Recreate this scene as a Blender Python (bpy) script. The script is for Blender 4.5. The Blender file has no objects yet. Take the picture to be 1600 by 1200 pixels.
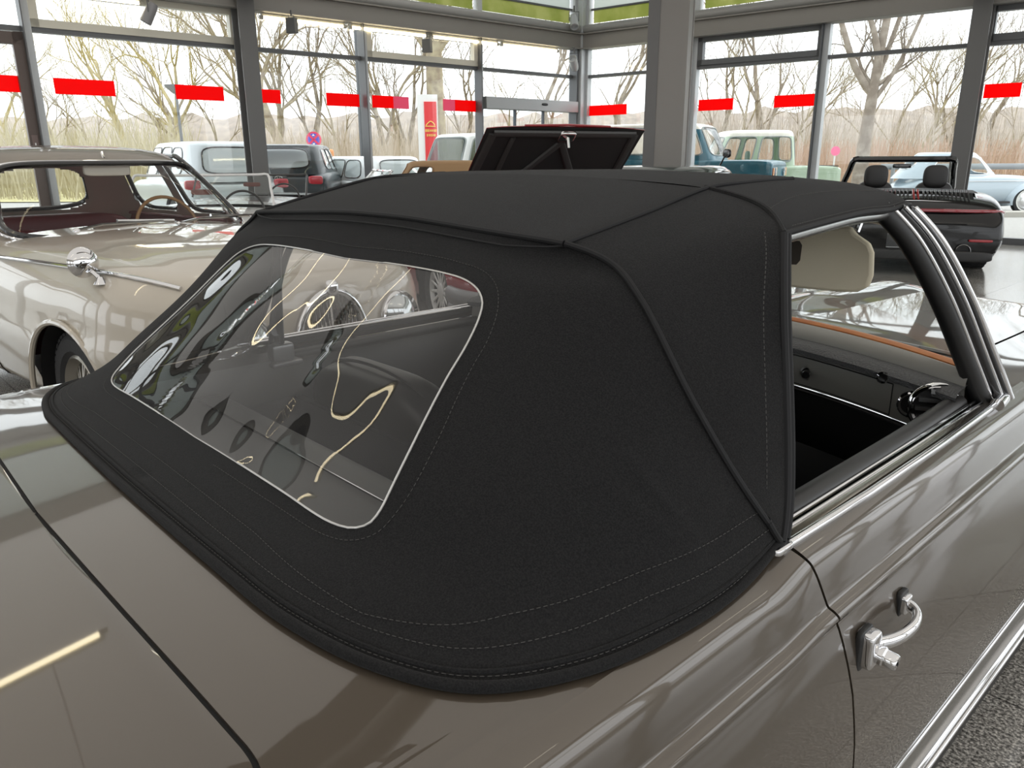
import bpy, bmesh, random
import numpy as np
from math import *
from mathutils import Matrix, Vector
random.seed(5); RNG=np.random.RandomState(5)
SC=bpy.context.scene; COL=SC.collection

# ------------------------------------------------------------------ camera
FPX=1202.; PITCH=radians(16.37); YAW=radians(46.9); ROLL=radians(-.25)
CAM=np.array([1.144,-.854,1.34])
_h=np.array([-sin(YAW),cos(YAW),0]); _r=np.array([cos(YAW),sin(YAW),0]); _z=np.array([0,0,1.])
_f=_h*cos(PITCH)-_z*sin(PITCH); _u=_h*sin(PITCH)+_z*cos(PITCH)
_r,_u=_r*cos(ROLL)+_u*sin(ROLL),-_r*sin(ROLL)+_u*cos(ROLL)
cd=bpy.data.cameras.new('camera'); cam=bpy.data.objects.new('camera',cd); COL.objects.link(cam)
cam.matrix_world=Matrix([[_r[0],_u[0],-_f[0],CAM[0]],[_r[1],_u[1],-_f[1],CAM[1]],[_r[2],_u[2],-_f[2],CAM[2]],[0,0,0,1]])
cd.sensor_width=36; cd.lens=FPX/1600*36; cd.clip_start=.05; cd.clip_end=400
SC.camera=cam
# ------------------------------------------------------------------ daylight, added ceiling fill and exposure
wd=bpy.data.worlds.new('overcast_sky'); SC.world=wd; wd.use_nodes=True
_n=wd.node_tree.nodes; _bg=_n['Background']; _bg.inputs[0].default_value=(.94,.97,1,1); _bg.inputs[1].default_value=1.7
sl=bpy.data.lights.new('sun','SUN'); sl.energy=.8; sl.angle=radians(12); sl.color=(1,.95,.86)
so=bpy.data.objects.new('sun',sl); COL.objects.link(so); so.rotation_euler=(radians(48),0,radians(150)); so.location=(0,0,30)
al=bpy.data.lights.new('ceiling_glow','AREA'); al.shape='RECTANGLE'; al.size=20; al.size_y=25; al.energy=780; al.color=(1,.97,.93)  # fill light added under the ceiling to brighten the hall
ao=bpy.data.objects.new('ceiling_glow',al); COL.objects.link(ao); ao.location=(-1.3,-.9,5.85); ao.rotation_euler=(0,0,radians(4))
SC.view_settings.view_transform='Standard'; SC.view_settings.look='None'; SC.view_settings.gamma=1
SC.view_settings.use_curve_mapping=False; SC.view_settings.exposure=.55
SC.cycles.max_bounces=9; SC.cycles.transparent_max_bounces=24; SC.cycles.glossy_bounces=5; SC.cycles.diffuse_bounces=4
SC.cycles.caustics_reflective=False; SC.cycles.caustics_refractive=False; SC.cycles.sample_clamp_indirect=6

# ------------------------------------------------------------------ materials
MATS={}
def mat(name,col,rough=.5,metal=0,coat=0,spec=.5,bump=None,speck=None,emit=None,sheen=0,aniso=0,crough=.03):
    """col: linear rgb. bump=(scale,strength[,detail]); speck=(scale,col2,lo,hi) mottles the colour"""
    if name in MATS: return MATS[name]
    m=bpy.data.materials.new(name); m.use_nodes=True; nt=m.node_tree; b=nt.nodes['Principled BSDF']
    b.inputs['Base Color'].default_value=(*col,1); b.inputs['Roughness'].default_value=rough; b.inputs['Metallic'].default_value=metal
    b.inputs['Coat Weight'].default_value=coat; b.inputs['Coat Roughness'].default_value=crough; b.inputs['Specular IOR Level'].default_value=spec
    if sheen: b.inputs['Sheen Weight'].default_value=sheen; b.inputs['Sheen Roughness'].default_value=.45
    tc=None
    if bump or speck: tc=nt.nodes.new('ShaderNodeTexCoord')
    if bump:
        n=nt.nodes.new('ShaderNodeTexNoise'); n.inputs['Scale'].default_value=bump[0]; n.inputs['Detail'].default_value=bump[2] if len(bump)>2 else 3
        k=nt.nodes.new('ShaderNodeBump'); k.inputs['Strength'].default_value=bump[1]; k.inputs['Distance'].default_value=.01
        nt.links.new(tc.outputs['Object'],n.inputs['Vector']); nt.links.new(n.outputs['Fac'],k.inputs['Height']); nt.links.new(k.outputs['Normal'],b.inputs['Normal'])
    if speck:
        n=nt.nodes.new('ShaderNodeTexNoise'); n.inputs['Scale'].default_value=speck[0]; n.inputs['Detail'].default_value=4
        r=nt.nodes.new('ShaderNodeValToRGB'); r.color_ramp.elements[0].position=speck[2]; r.color_ramp.elements[1].position=speck[3]
        r.color_ramp.elements[0].color=(*col,1); r.color_ramp.elements[1].color=(*speck[1],1)
        nt.links.new(tc.outputs['Object'],n.inputs['Vector']); nt.links.new(n.outputs['Fac'],r.inputs['Fac']); nt.links.new(r.outputs['Color'],b.inputs['Base Color'])
    if emit: b.inputs['Emission Color'].default_value=(*emit[0],1); b.inputs['Emission Strength'].default_value=emit[1]
    MATS[name]=m; return m
def glassmat(name,tint,refl=1.,ior=1.5,bump=None,haze=0):
    """thin pane: lets light straight through, mirrors by Fresnel"""
    if name in MATS: return MATS[name]
    m=bpy.data.materials.new(name); m.use_nodes=True; nt=m.node_tree; nt.nodes.clear()
    o=nt.nodes.new('ShaderNodeOutputMaterial'); t=nt.nodes.new('ShaderNodeBsdfTransparent'); t.inputs[0].default_value=(*tint,1)
    g=nt.nodes.new('ShaderNodeBsdfGlossy'); g.inputs['Roughness'].default_value=.01; g.inputs[0].default_value=(.95,.95,.95,1)
    f=nt.nodes.new('ShaderNodeLayerWeight'); f.inputs[0].default_value=.5; L=nt.links.new
    pw=nt.nodes.new('ShaderNodeMath'); pw.operation='POWER'; pw.inputs[1].default_value=4.5; L(f.outputs['Facing'],pw.inputs[0])
    mu=nt.nodes.new('ShaderNodeMath'); mu.operation='MULTIPLY_ADD'; mu.inputs[1].default_value=.95*refl; mu.inputs[2].default_value=.028*refl; mu.use_clamp=True
    x=nt.nodes.new('ShaderNodeMixShader')
    L(pw.outputs[0],mu.inputs[0]); L(mu.outputs[0],x.inputs[0]); L(t.outputs[0],x.inputs[1]); L(g.outputs[0],x.inputs[2])
    last=x
    if haze:
        d=nt.nodes.new('ShaderNodeBsdfDiffuse'); d.inputs[0].default_value=(.8,.8,.8,1)
        y=nt.nodes.new('ShaderNodeMixShader'); y.inputs[0].default_value=haze; L(x.outputs[0],y.inputs[1]); L(d.outputs[0],y.inputs[2]); last=y
    if bump:
        tc=nt.nodes.new('ShaderNodeTexCoord'); mp=nt.nodes.new('ShaderNodeMapping'); mp.inputs['Scale'].default_value=bump[2]; mp.inputs['Rotation'].default_value=bump[3]
        n=nt.nodes.new('ShaderNodeTexNoise'); n.inputs['Scale'].default_value=bump[0]; n.inputs['Detail'].default_value=1.2
        k=nt.nodes.new('ShaderNodeBump'); k.inputs['Strength'].default_value=bump[1]; k.inputs['Distance'].default_value=.05
        L(tc.outputs['Object'],mp.inputs[0]); L(mp.outputs[0],n.inputs['Vector']); L(n.outputs['Fac'],k.inputs['Height']); L(k.outputs[0],g.inputs['Normal'])
    L(last.outputs[0],o.inputs[0]); MATS[name]=m; return m

PAINT=mat('taupe_metallic_paint',(.078,.061,.044),.36,.45,1.0); PAINT.node_tree.nodes['Principled BSDF'].inputs['Coat IOR'].default_value=1.6
FABRIC=mat('black_canvas',(.0105,.0104,.0108),.95,0,0,.12,bump=(900,.3,2),speck=(520,(.0205,.0203,.0205),.38,.66),sheen=.06)
PIPE=mat('black_piping',(.010,.010,.011),.7,0,0,.3)
STITCH=mat('stitch_thread',(.055,.053,.05),.8)
VINYL=glassmat('clear_vinyl',(.80,.80,.80),1.15,1.5,bump=(4.0,.55,(1.25,.8,.8),(.5,.2,.9)),haze=.006)
VEDGE=mat('vinyl_edge',(.55,.54,.52),.25,.3)
CHROME=mat('chrome',(.72,.72,.73),.06,1)
STEEL=mat('brushed_metal',(.42,.42,.42),.3,1)
RUBBER=mat('black_rubber',(.012,.012,.012),.45)
BLACKGLOSS=mat('black_gloss_trim',(.008,.008,.009),.18,0,.5)
GAP=mat('gap_black',(.004,.004,.004),.8)
LEATHER=mat('black_leather',(.016,.015,.015),.42)
GREYLEATHER=mat('grey_leatherette',(.13,.13,.128),.5)
CARPET=mat('black_carpet',(.018,.018,.020),.95,bump=(700,.5,2))
BEIGE=mat('beige_vinyl',(.80,.72,.54),.6,bump=(300,.08,2))
WOOD=mat('reddish_wood',(.55,.19,.045),.4,0,.1,.3,speck=(9,(.42,.13,.03),.4,.62))
GLASS=glassmat('clear_glass',(.95,.97,.96),.8)
SMOKE=glassmat('tinted_glass',(.45,.52,.50),1.)
TYRE=mat('tyre_rubber',(.018,.018,.019),.75,bump=(60,.2))

# ------------------------------------------------------------------ mesh helpers
def cr(P,n,closed=False):
    P=np.array(P,float)
    if closed: P=np.vstack([P,P[:1]])
    d=np.linalg.norm(np.diff(P,axis=0),axis=1)**.5+1e-9
    t=np.concatenate([[0],np.cumsum(d)]); m=len(P); M=np.zeros_like(P)
    if m==2 and not closed:
        return P[0]+(P[1]-P[0])*np.linspace(0,1,n)[:,None]
    for i in range(m):
        if 0<i<m-1 or closed:
            if closed and i in (0,m-1): d0,d1,p0,p1,p2=d[-1],d[0],P[-2],P[0],P[1]
            else: d0,d1,p0,p1,p2=d[i-1],d[i],P[i-1],P[i],P[i+1]
            M[i]=((p1-p0)/d0*d1+(p2-p1)/d1*d0)/(d0+d1)
    if not closed:
        M[0]=(P[1]-P[0])/d[0]*1.5-.5*M[1]; M[-1]=(P[-1]-P[-2])/d[-1]*1.5-.5*M[-2]
    def ev(s):
        i=np.clip(np.searchsorted(t,s,side='right')-1,0,m-2); h=d[i]; x=((s-t[i])/h)[:,None]; h=h[:,None]
        return (2*x**3-3*x**2+1)*P[i]+(x**3-2*x**2+x)*h*M[i]+(-2*x**3+3*x**2)*P[i+1]+(x**3-x**2)*h*M[i+1]
    s=np.linspace(0,t[-1],max(40,n*4)); Q=ev(s)
    L=np.concatenate([[0],np.cumsum(np.linalg.norm(np.diff(Q,axis=0),axis=1))])
    k=np.linspace(0,L[-1],n+1 if closed else n)
    if closed: k=k[:-1]
    return ev(np.interp(k,L,s))
def loft(rows,nu,nv):
    A=np.stack([cr(r,nu) for r in rows]); return np.stack([cr(A[:,j],nv) for j in range(nu)],1)
class Surf:
    def __init__(s,rows,nu=81,nv=61): s.A=loft(rows,nu,nv); s.nu=nu; s.nv=nv
    def __call__(s,u,v):
        u=np.clip(u,0,1)*(s.nu-1); v=np.clip(v,0,1)*(s.nv-1)
        i=np.minimum(u.astype(int),s.nu-2); j=np.minimum(v.astype(int),s.nv-2); a=(u-i)[...,None]; b=(v-j)[...,None]
        return (s.A[j,i]*(1-a)+s.A[j,i+1]*a)*(1-b)+(s.A[j+1,i]*(1-a)+s.A[j+1,i+1]*a)*b
MX=np.array([-1,1,1.])
class MB:
    def __init__(s): s.v=[]; s.f=[]; s.n=0
    def add(s,V,F):
        s.v.append(np.array(V,float).reshape(-1,3)); s.f+= [tuple(i+s.n for i in f) for f in F]; s.n+=len(s.v[-1]); return s
    def grid(s,A,cu=False,cv=False,keep=None,flip=False):
        A=np.array(A); r,c=A.shape[:2]; F=[]
        for i in range(r if cv else r-1):
            for j in range(c if cu else c-1):
                if keep is not None and not keep[i,j]: continue
                q=(i*c+j,i*c+(j+1)%c,((i+1)%r)*c+(j+1)%c,((i+1)%r)*c+j); F.append(q[::-1] if flip else q)
        return s.add(A.reshape(-1,3),F)
    def tube(s,P,r,seg=8,closed=False,flat=None,up=None):
        """sweep a round (or flat=(w,h) elliptic) section along P"""
        P=np.array(P,float); n=len(P)
        T=np.gradient(P,axis=0) if not closed else (np.roll(P,-1,0)-np.roll(P,1,0))
        T/=np.linalg.norm(T,axis=1)[:,None]+1e-12
        a=np.array(up if up is not None else ((0,0,1) if abs(T[0][2])<.9 else (1,0,0)),float); N=np.zeros_like(P)
        for i in range(n):
            if up is not None: a=np.array(up,float)
            a=a-T[i]*(a@T[i]); a/=np.linalg.norm(a)+1e-12; N[i]=a
        B=np.cross(T,N); r=np.broadcast_to(np.array(r,float),(n,)); th=np.linspace(0,2*pi,seg,endpoint=False)
        fw,fh=flat if flat else (1,1)
        A=P[:,None]+r[:,None,None]*(N[:,None]*(np.sin(th)*fh)[None,:,None]+B[:,None]*(np.cos(th)*fw)[None,:,None])
        base=s.n; s.grid(A,cu=True,cv=closed)
        if not closed: s.f.append(tuple(base+i for i in range(seg))[::-1]); s.f.append(tuple(base+(n-1)*seg+i for i in range(seg)))
        return s
    def box(s,c,d,rz=0,M=None):
        x,y,z=np.array(d,float)/2; V=np.array([(a*x,b*y,e*z) for a in(-1,1) for b in(-1,1) for e in(-1,1)])
        if M is not None: V=V@np.array(M).T
        if rz: k,q=cos(rz),sin(rz); V=V@np.array([[k,q,0],[-q,k,0],[0,0,1]])
        return s.add(V+np.array(c,float),[(0,1,3,2),(4,6,7,5),(0,4,5,1),(2,3,7,6),(0,2,6,4),(1,5,7,3)])
    def rbox(s,c,d,r,n=4,ex=None,rz=0,M=None):
        """rounded (superelliptic) block"""
        e=ex or 4.; th=np.linspace(0,2*pi,40,endpoint=False); ph=np.linspace(-pi/2,pi/2,16)
        sg=lambda a,p: np.sign(a)*np.abs(a)**p
        X=sg(np.cos(ph),2/r)[:,None]*sg(np.cos(th),2/e)[None]*d[0]/2; Y=sg(np.cos(ph),2/r)[:,None]*sg(np.sin(th),2/e)[None]*d[1]/2
        Z=np.repeat(sg(np.sin(ph),2/r)[:,None]*d[2]/2,40,1); A=np.stack([X,Y,Z],-1)
        if M is not None: A=A@np.array(M).T
        if rz: k,q=cos(rz),sin(rz); A=A@np.array([[k,q,0],[-q,k,0],[0,0,1]])
        return s.grid(A+np.array(c,float),cu=True)
    def lathe(s,prof,o,ax=(0,0,1),n=24):
        """prof: (radius, along axis)"""
        ax=np.array(ax,float); ax/=np.linalg.norm(ax); a=np.array((0,0,1.) if abs(ax[2])<.9 else (1.,0,0)); a-=ax*(a@ax); a/=np.linalg.norm(a); b=np.cross(ax,a)
        th=np.linspace(0,2*pi,n,endpoint=False); R=np.array(prof,float)
        A=np.array(o,float)+R[:,0][:,None,None]*(np.cos(th)[None,:,None]*a+np.sin(th)[None,:,None]*b)+R[:,1][:,None,None]*ax
        return s.grid(A,cu=True)
    def prism(s,poly,ext):
        """closed polygon (n x 3) pushed along ext"""
        P=np.array(poly,float); n=len(P); b=s.n
        s.add(np.vstack([P,P+np.array(ext,float)]),[(i,(i+1)%n,n+(i+1)%n,n+i) for i in range(n)]+[tuple(range(n))[::-1],tuple(range(n,2*n))]); return s
    def build(s,name,m,parent=None,smooth=True,bev=0,solid=0,sub=0,merge=True,angle=40):
        me=bpy.data.meshes.new(name); V=np.vstack(s.v) if s.v else np.zeros((0,3))
        me.from_pydata(V.tolist(),[],s.f)
        bm=bmesh.new(); bm.from_mesh(me)
        if merge: bmesh.ops.remove_doubles(bm,verts=bm.verts,dist=1e-5)
        bmesh.ops.recalc_face_normals(bm,faces=bm.faces); bm.to_mesh(me); bm.free()
        o=bpy.data.objects.new(name,me); COL.objects.link(o); me.materials.append(m)
        if smooth:
            me.polygons.foreach_set('use_smooth',[True]*len(me.polygons)); me.set_sharp_from_angle(angle=radians(angle))
        if parent is not None: o.parent=parent
        if solid: k=o.modifiers.new('s','SOLIDIFY'); k.thickness=solid; k.offset=-1
        if bev: k=o.modifiers.new('b','BEVEL'); k.width=bev; k.segments=2; k.limit_method='ANGLE'
        if sub: k=o.modifiers.new('u','SUBSURF'); k.levels=sub; k.render_levels=sub
        return o
def tag(o,label=None,cat=None,group=None,kind=None):
    if label: o['label']=label
    if cat: o['category']=cat
    if group: o['group']=group
    if kind: o['kind']=kind
    return o
def thing(name,label,cat,loc=(0,0,0),rz=0,group=None,kind=None):
    o=bpy.data.objects.new(name,None); COL.objects.link(o); o.location=loc; o.rotation_euler=(0,0,rz); o.empty_display_size=.1
    return tag(o,label,cat,group,kind)
def copy_tree(o,parent=None):
    c=o.copy(); COL.objects.link(c); c.parent=parent
    for ch in list(o.children): copy_tree(ch,c)
    return c
def offs(P,N,d): return np.array(P)+np.array(N)*d
# ================================================================== the taupe roadster (car axis = world Y, nose +Y)
CAR=thing('roadster','taupe metallic classic roadster with closed black canvas soft top, nearest to the camera','car')
def sm(a,b,x): t=np.clip((x-a)/(b-a),0,1); return t*t*(3-2*t)
def edge_z(Y): return .862+.018*sm(-.10,.0,Y)-.045*np.clip(-Y-.6,0,2)
def T(X,Y):
    X=np.abs(X); zc=np.minimum(.886+.07*(Y+.566),.893); e=edge_z(Y)
    return e+np.maximum(zc-e,0)*(1-np.minimum(X/.745,1)**2.2)
REAR=[
 [(0,-.105,1.248),(.1,-.105,1.247),(.3,-.105,1.238),(.42,-.105,1.233),(.445,-.103,1.231)],
 [(0,-.132,1.216),(.2,-.132,1.215),(.33,-.131,1.208),(.44,-.118,1.205),(.488,-.098,1.207),(.512,-.088,1.210)],
 [(0,-.165,1.182),(.2,-.166,1.181),(.36,-.168,1.176),(.46,-.160,1.172),(.53,-.130,1.174),(.57,-.100,1.172)],
 [(0,-.285,1.080),(.25,-.285,1.080),(.41,-.274,1.077),(.525,-.240,1.075),(.605,-.175,1.078),(.655,-.110,1.070)],
 [(0,-.395,.980),(.28,-.395,.980),(.45,-.382,.981),(.575,-.335,.983),(.668,-.230,.985),(.705,-.088,.985)],
 [(0,-.455,.929),(.30,-.455,.928),(.47,-.440,.928),(.61,-.385,.930),(.70,-.250,.933),(.735,-.068,.934)],
 [(0,-.515,.908),(.30,-.512,.906),(.49,-.499,.902),(.63,-.445,.896),(.725,-.275,.892),(.746,-.052,.908)],
 [(0,-.566,.887),(.31,-.560,.882),(.48,-.550,.875),(.60,-.520,.868),(.68,-.470,.862),(.73,-.375,.860),(.752,-.25,.862),(.757,-.15,.868),(.747,-.036,.884)]]
REAR[7]=[(x,y,float(max(z,T(x,y)+.004)) if y<-.2 else z+.003) for x,y,z in REAR[7]]
SIDE=[
 [(.445,-.103,1.231),(.46,.05,1.264),(.46,.20,1.294)],
 [(.510,-.085,1.212),(.52,.06,1.247),(.53,.20,1.279)],
 [(.545,-.096,1.190),(.56,.05,1.230),(.577,.178,1.266)],
 [(.570,-.100,1.172),(.60,.03,1.200),(.630,.128,1.241)],
 [(.610,-.110,1.130),(.645,0,1.145),(.675,.060,1.150)],
 [(.655,-.110,1.070),(.685,-.03,1.07),(.700,.035,1.065)],
 [(.705,-.088,.985),(.715,-.03,.985),(.722,.014,.980)],
 [(.735,-.068,.934),(.738,-.04,.93),(.739,-.010,.922)],
 [(.748,-.040,.887),(.748,-.036,.887),(.748,-.030,.887)]]
SR=Surf(REAR,121,91)
_sv=np.linspace(0,1,400); _sp=SR(np.ones(400),_sv)
for r_ in SIDE[:-1]:
    k_=int(np.abs(_sp[:,2]-r_[0][2]).argmin()); r_[0]=tuple(_sp[k_])
TOP=bpy.data.objects.new('soft_top',None)
WIN=[(0,.157),(.25,.155),(.44,.162),(.54,.178),(.59,.205),(.612,.24),(.612,.28),(.595,.35),(.567,.43),(.541,.52),(.52,.605),(.50,.69),(.489,.73),(.474,.762),(.45,.782),(.42,.79),(.30,.79),(0,.793)]
WST=[(0,.115),(.3,.112),(.5,.125),(.605,.15),(.648,.195),(.66,.26),(.645,.34),(.622,.395),(.595,.475),(.573,.555),(.535,.68),(.513,.73),(.488,.775),(.455,.805),(.42,.818),(.3,.824),(0,.828)]
def sym(L,n): # closed outline, both halves, smooth
    q=cr([(u,v,0) for u,v in L],n)[:,:2]; q[0,0]=q[-1,0]=0
    return np.vstack([q,(q*[-1,1])[-2:0:-1]])
def SRs(u,v):
    P=SR(np.abs(u),v).copy(); P[...,0]*=np.sign(np.where(u==0,1,u)); return P
def SRn(u,v,d=.004):
    sg=np.sign(np.where(u==0,1,u)); a=np.abs(u)
    a0=np.clip(a-d,0,1); a1=np.clip(a+d,0,1); v0=np.clip(v-d,0,1); v1=np.clip(v+d,0,1)
    N=np.cross(SR(a1,v)-SR(a0,v),SR(a,v1)-SR(a,v0)); N/=np.linalg.norm(N,axis=-1)[...,None]+1e-12; 
    N=np.where((N[...,1:2]<0)|((N[...,0:1]>0)&(N[...,1:2]<.7)),N,-N); N[...,0]*=sg; return N
wo=sym(WIN,110)
# fabric behind: ring from the window to the edges of the panel
c0=np.array([0,.47]); ang=np.arctan2((wo[:,1]-c0[1])*2,wo[:,0]-c0[0]); o_=np.argsort(ang); ang=ang[o_]; wr_=wo[o_]
corn=[atan2(b*2,a) for a in(-1,1) for b in(.53,-.47)]
th=np.sort(np.concatenate([np.linspace(-pi,pi,360,endpoint=False),corn]))
rad=np.hypot(wr_[:,0],(wr_[:,1]-c0[1])*2); rw=np.interp(th,ang,rad,period=2*pi)
ca,sa=np.cos(th),np.sin(th)
ro=np.minimum(1/np.maximum(np.abs(ca),1e-6),np.where(sa>0,1.06,.94)/np.maximum(np.abs(sa),1e-6))
fabric=MB()
K=np.linspace(0,1,64)[:,None]
rr=rw*(1-K)+ro*K; U=c0[0]+rr*ca; V=c0[1]+rr*sa/2
V=np.clip(V,0,1)
FOLDS=[(.848,.648,.885,.87,.0022,.010),(.822,.75,.88,.90,.0018,.012),(.972,.832,.895,.89,-.0026,.014),(.968,.95,.89,.918,-.0030,.018),(.03,.945,.0,.955,-.0035,.014)]
def folds(U,V):   # puckers in the cloth by the quarter's lower corner and a dimple at the back
    D=0*U
    for u0,v0,u1,v1,h,w in FOLDS:
        du,dv=(u1-u0),(v1-v0); t=np.clip(((U-u0)*du+(V-v0)*dv)/(du*du+dv*dv),0,1); d=np.hypot(U-u0-t*du,V-v0-t*dv); D=D+h*np.exp(-(d/w)**2)*(.35+.65*np.sin(pi*np.clip(t*.8+.1,0,1)))
    return D
fabric.grid(SRs(U,V)+SRn(U,V)*folds(U,V)[...,None],cv=False,cu=True)
sd=loft(SIDE,16,50)
for s in (1,MX): fabric.grid(sd*s)
# roof: rear slope and front deck
ROOF0=[REAR[0],[(0,.05,1.284),(.25,.05,1.279),(.452,.05,1.264)],[(0,.2,1.311),(.25,.2,1.306),(.46,.2,1.294)]]
ROOF1=[[(0,.2,1.311),(.25,.2,1.306),(.46,.2,1.294),(.53,.2,1.279),(.577,.178,1.266),(.630,.128,1.241)],
 [(0,.3,1.314),(.25,.3,1.310),(.468,.3,1.300),(.54,.29,1.283),(.59,.28,1.266),(.624,.27,1.249)],
 [(0,.45,1.316),(.25,.45,1.312),(.478,.43,1.303),(.548,.42,1.284),(.59,.415,1.270),(.615,.41,1.254)],
 [(0,.64,1.311),(.25,.62,1.306),(.488,.56,1.296),(.548,.55,1.281),(.588,.54,1.268),(.609,.53,1.253)],
 [(0,.80,1.292),(.25,.775,1.290),(.46,.715,1.284),(.53,.685,1.276),(.575,.655,1.268),(.603,.625,1.257)],
 [(0,.825,1.272),(.25,.80,1.270),(.46,.735,1.266),(.53,.70,1.261),(.575,.665,1.256),(.600,.635,1.250)]]
for R_ in (ROOF0,ROOF1):
    A=loft(R_,40,34)
    for s in (1,MX): fabric.grid(A*s)
tag(TOP,'closed black canvas soft top'); COL.objects.link(TOP); TOP.parent=CAR
fab=fabric.build('canvas',FABRIC,TOP,merge=True,angle=75)
# the clear rear window, gently rippled
pane=MB(); k=np.linspace(0,1,40)[:,None]
uu=wo[:,0][None]*k; vv=c0[1]+(wo[:,1]-c0[1])[None]*k
Pp=SRs(uu,vv); Pn=SRn(uu,vv)
rip=.0035*np.sin(9*uu+7*vv)*np.sin(11*vv-3*uu)*(1-k**4)
pane.grid(Pp+Pn*(rip-.001)[...,None],cu=True)
rw_=pane.build('rear_window',VINYL,TOP,angle=180)
tag(rw_,'clear flexible plastic rear window')
e=MB(); e.tube(SRs(wo[:,0],wo[:,1])+SRn(wo[:,0],wo[:,1])*.0008,.0014,6,closed=True); e.build('window_edge',VEDGE,rw_)
# piping
pp=MB()
seamR=SRs(np.ones(80),np.linspace(0,.93,80))
tail=cr([seamR[-1],(.741,-.062,.925),(.748,-.052,.905),(.7485,-.04,.893)],10)
for s in (1,MX): pp.tube(np.vstack([seamR,tail[1:]])*s+np.array([.002,-.002,.001])*(1 if s is 1 else MX),.0042,8)
crease=cr([(.445,-.103,1.232),(.46,.05,1.265),(.461,.20,1.295),(.468,.3,1.301),(.478,.43,1.304)],40)
for s in (1,MX): pp.tube(crease*s,.0038,8)
bow=cr([(-x,y,z) for x,y,z in REAR[0][:0:-1]]+list(REAR[0]),80)
pp.tube(bow+np.array([0,-.002,.001]),.0045,8); pp.tube(bow+np.array([0,-.016,-.013])*np.clip((.447-np.abs(bow[:,:1]))/.10,0,1)**.5,.0016,6)
pp.build('piping',PIPE,TOP)
for s in (1,MX): fo=MB(); fo.tube(cr([(.455,.2,1.2945),(.53,.2,1.279),(.577,.178,1.266),(.63,.128,1.241)],24)*s,.0048,8); fo.build('bow_fold',FABRIC,TOP)
# hem: rolled welt lying on the rear deck
hemu=np.concatenate([np.linspace(-1,1,260)])
hem=SRs(hemu,np.ones(260)); hn=SRn(hemu,np.full(260,.995))
hb=MB(); hb.tube(hem+np.array([0,0,.001]),.0062,10)
ins=SRs(hemu,np.full(260,.975)); hb.tube(ins+hn*.0005,.0026,6)
hb.build('hem_welt',FABRIC,TOP)
# front edge binding of the quarters and the window rail
pil=cr([r[-1] for r in SIDE[3:]],40)
bd=MB()
for s in (1,MX):
    bd.tube(pil*s,.0055,8); bd.tube((pil+np.array([-.002,.012,-.001]))*s,.006,8)
    rail=cr([r[-1] for r in ROOF1],40); bd.tube(rail*s,.0045,8)
hd=cr([(-x,y,z) for x,y,z in ROOF1[5][:0:-1]]+list(ROOF1[5]),60); bd.tube(hd,.006,8)
bd.build('edge_binding',PIPE,TOP)
# stitching
st=MB()
def dashes(P,N,dash=.0042,gap=.0030,r=.00055):
    L=np.concatenate([[0],np.cumsum(np.linalg.norm(np.diff(P,axis=0),axis=1))]); x=0
    f=lambda q:np.array([np.interp(q,L,P[:,i]) for i in range(3)]); g=lambda q:np.array([np.interp(q,L,N[:,i]) for i in range(3)])
    while x+dash<L[-1]: st.tube([f(x)+g(x)*.0009,f(x+dash)+g(x+dash)*.0009],r,4); x+=dash+gap
def uvline(us,vs): us=np.array(us,float); vs=np.array(vs,float); dashes(SRs(us,vs),SRn(us,vs))
w2=sym(WST,120); w2=np.vstack([w2,w2[:1]]); uvline(w2[:,0],w2[:,1])
uu=np.linspace(-1,1,300)
for pts in ([(0,.895),(.3,.90),(.5,.925),(.56,.912),(.65,.888),(.8,.88),(1,.88)],[(0,.94),(.3,.945),(.5,.945),(.6,.94),(.8,.925),(1,.935)]):
    a=np.array(pts); uvline(uu,np.interp(np.abs(uu),a[:,0],a[:,1]))
uvline(uu,np.full(300,.983))
Sd=sd; nrm=np.array([.93,.1,.3])
for s in (1,MX):
    dashes(cr([Sd[i,-1]+np.array([-.004,-.045,.003]) for i in range(16,49,3)],60)*s,np.tile(nrm*s,(60,1)))
    dashes(np.stack([rail[i]+np.array([-.003,0,.007]) for i in range(2,38)])*s,np.tile(np.array([.9,0,.5])*s,(36,1)))
    fold=cr([(.577,.178,1.267),(.556,.28,1.279),(.552,.42,1.284),(.552,.55,1.281),(.535,.68,1.277)],40); dashes(fold*s+np.array([0,0,.001]),np.tile(np.array([.5,0,.8])*s,(40,1)))
st.build('stitching',STITCH,TOP,smooth=False,merge=False)
# folding frame seen through the rear window
fr=MB()
for s in (1,MX):
    fr.tube(cr([(.60,.10,1.20),(.645,.06,1.12),(.675,.03,1.0),(.69,.015,.88)],16)*s,.016,8,flat=(1,.5))
    fr.tube(cr([(.42,-.07,1.215),(.5,-.04,1.16),(.60,.0,1.02),(.672,.03,.875)],16)*s,.010,8)
    fr.tube(np.array([(.43,-.085,1.215),(.45,.0,1.235),(.46,.19,1.275)])*s,.009,8)
fr.tube(bow+np.array([0,.02,-.014]),.009,8); fr.tube(cr([(-.455,.2,1.278),(-.25,.2,1.290),(0,.2,1.295),(.25,.2,1.290),(.455,.2,1.278)],30),.009,8)
fr.build('folding_frame',mat('frame_grey',(.09,.09,.09),.4,.6),TOP)
for s in (1,-1):
    br=MB(); br.rbox((s*.672,.03,.862),(.035,.06,.05),6,ex=8); br.rbox((s*.668,.035,.835),(.05,.085,.012),6,ex=8)
    br.lathe([(0,-.012),(.014,-.012),(.014,.012),(0,.012)],(s*.66,.01,.925),(1,0,0),14); br.tube([(s*.66,.012,.93),(s*.672,.03,.865)],.009,6)
    br.build('frame_bracket',mat('bracket_grey',(.30,.30,.30),.35,.8),TOP)

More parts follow.
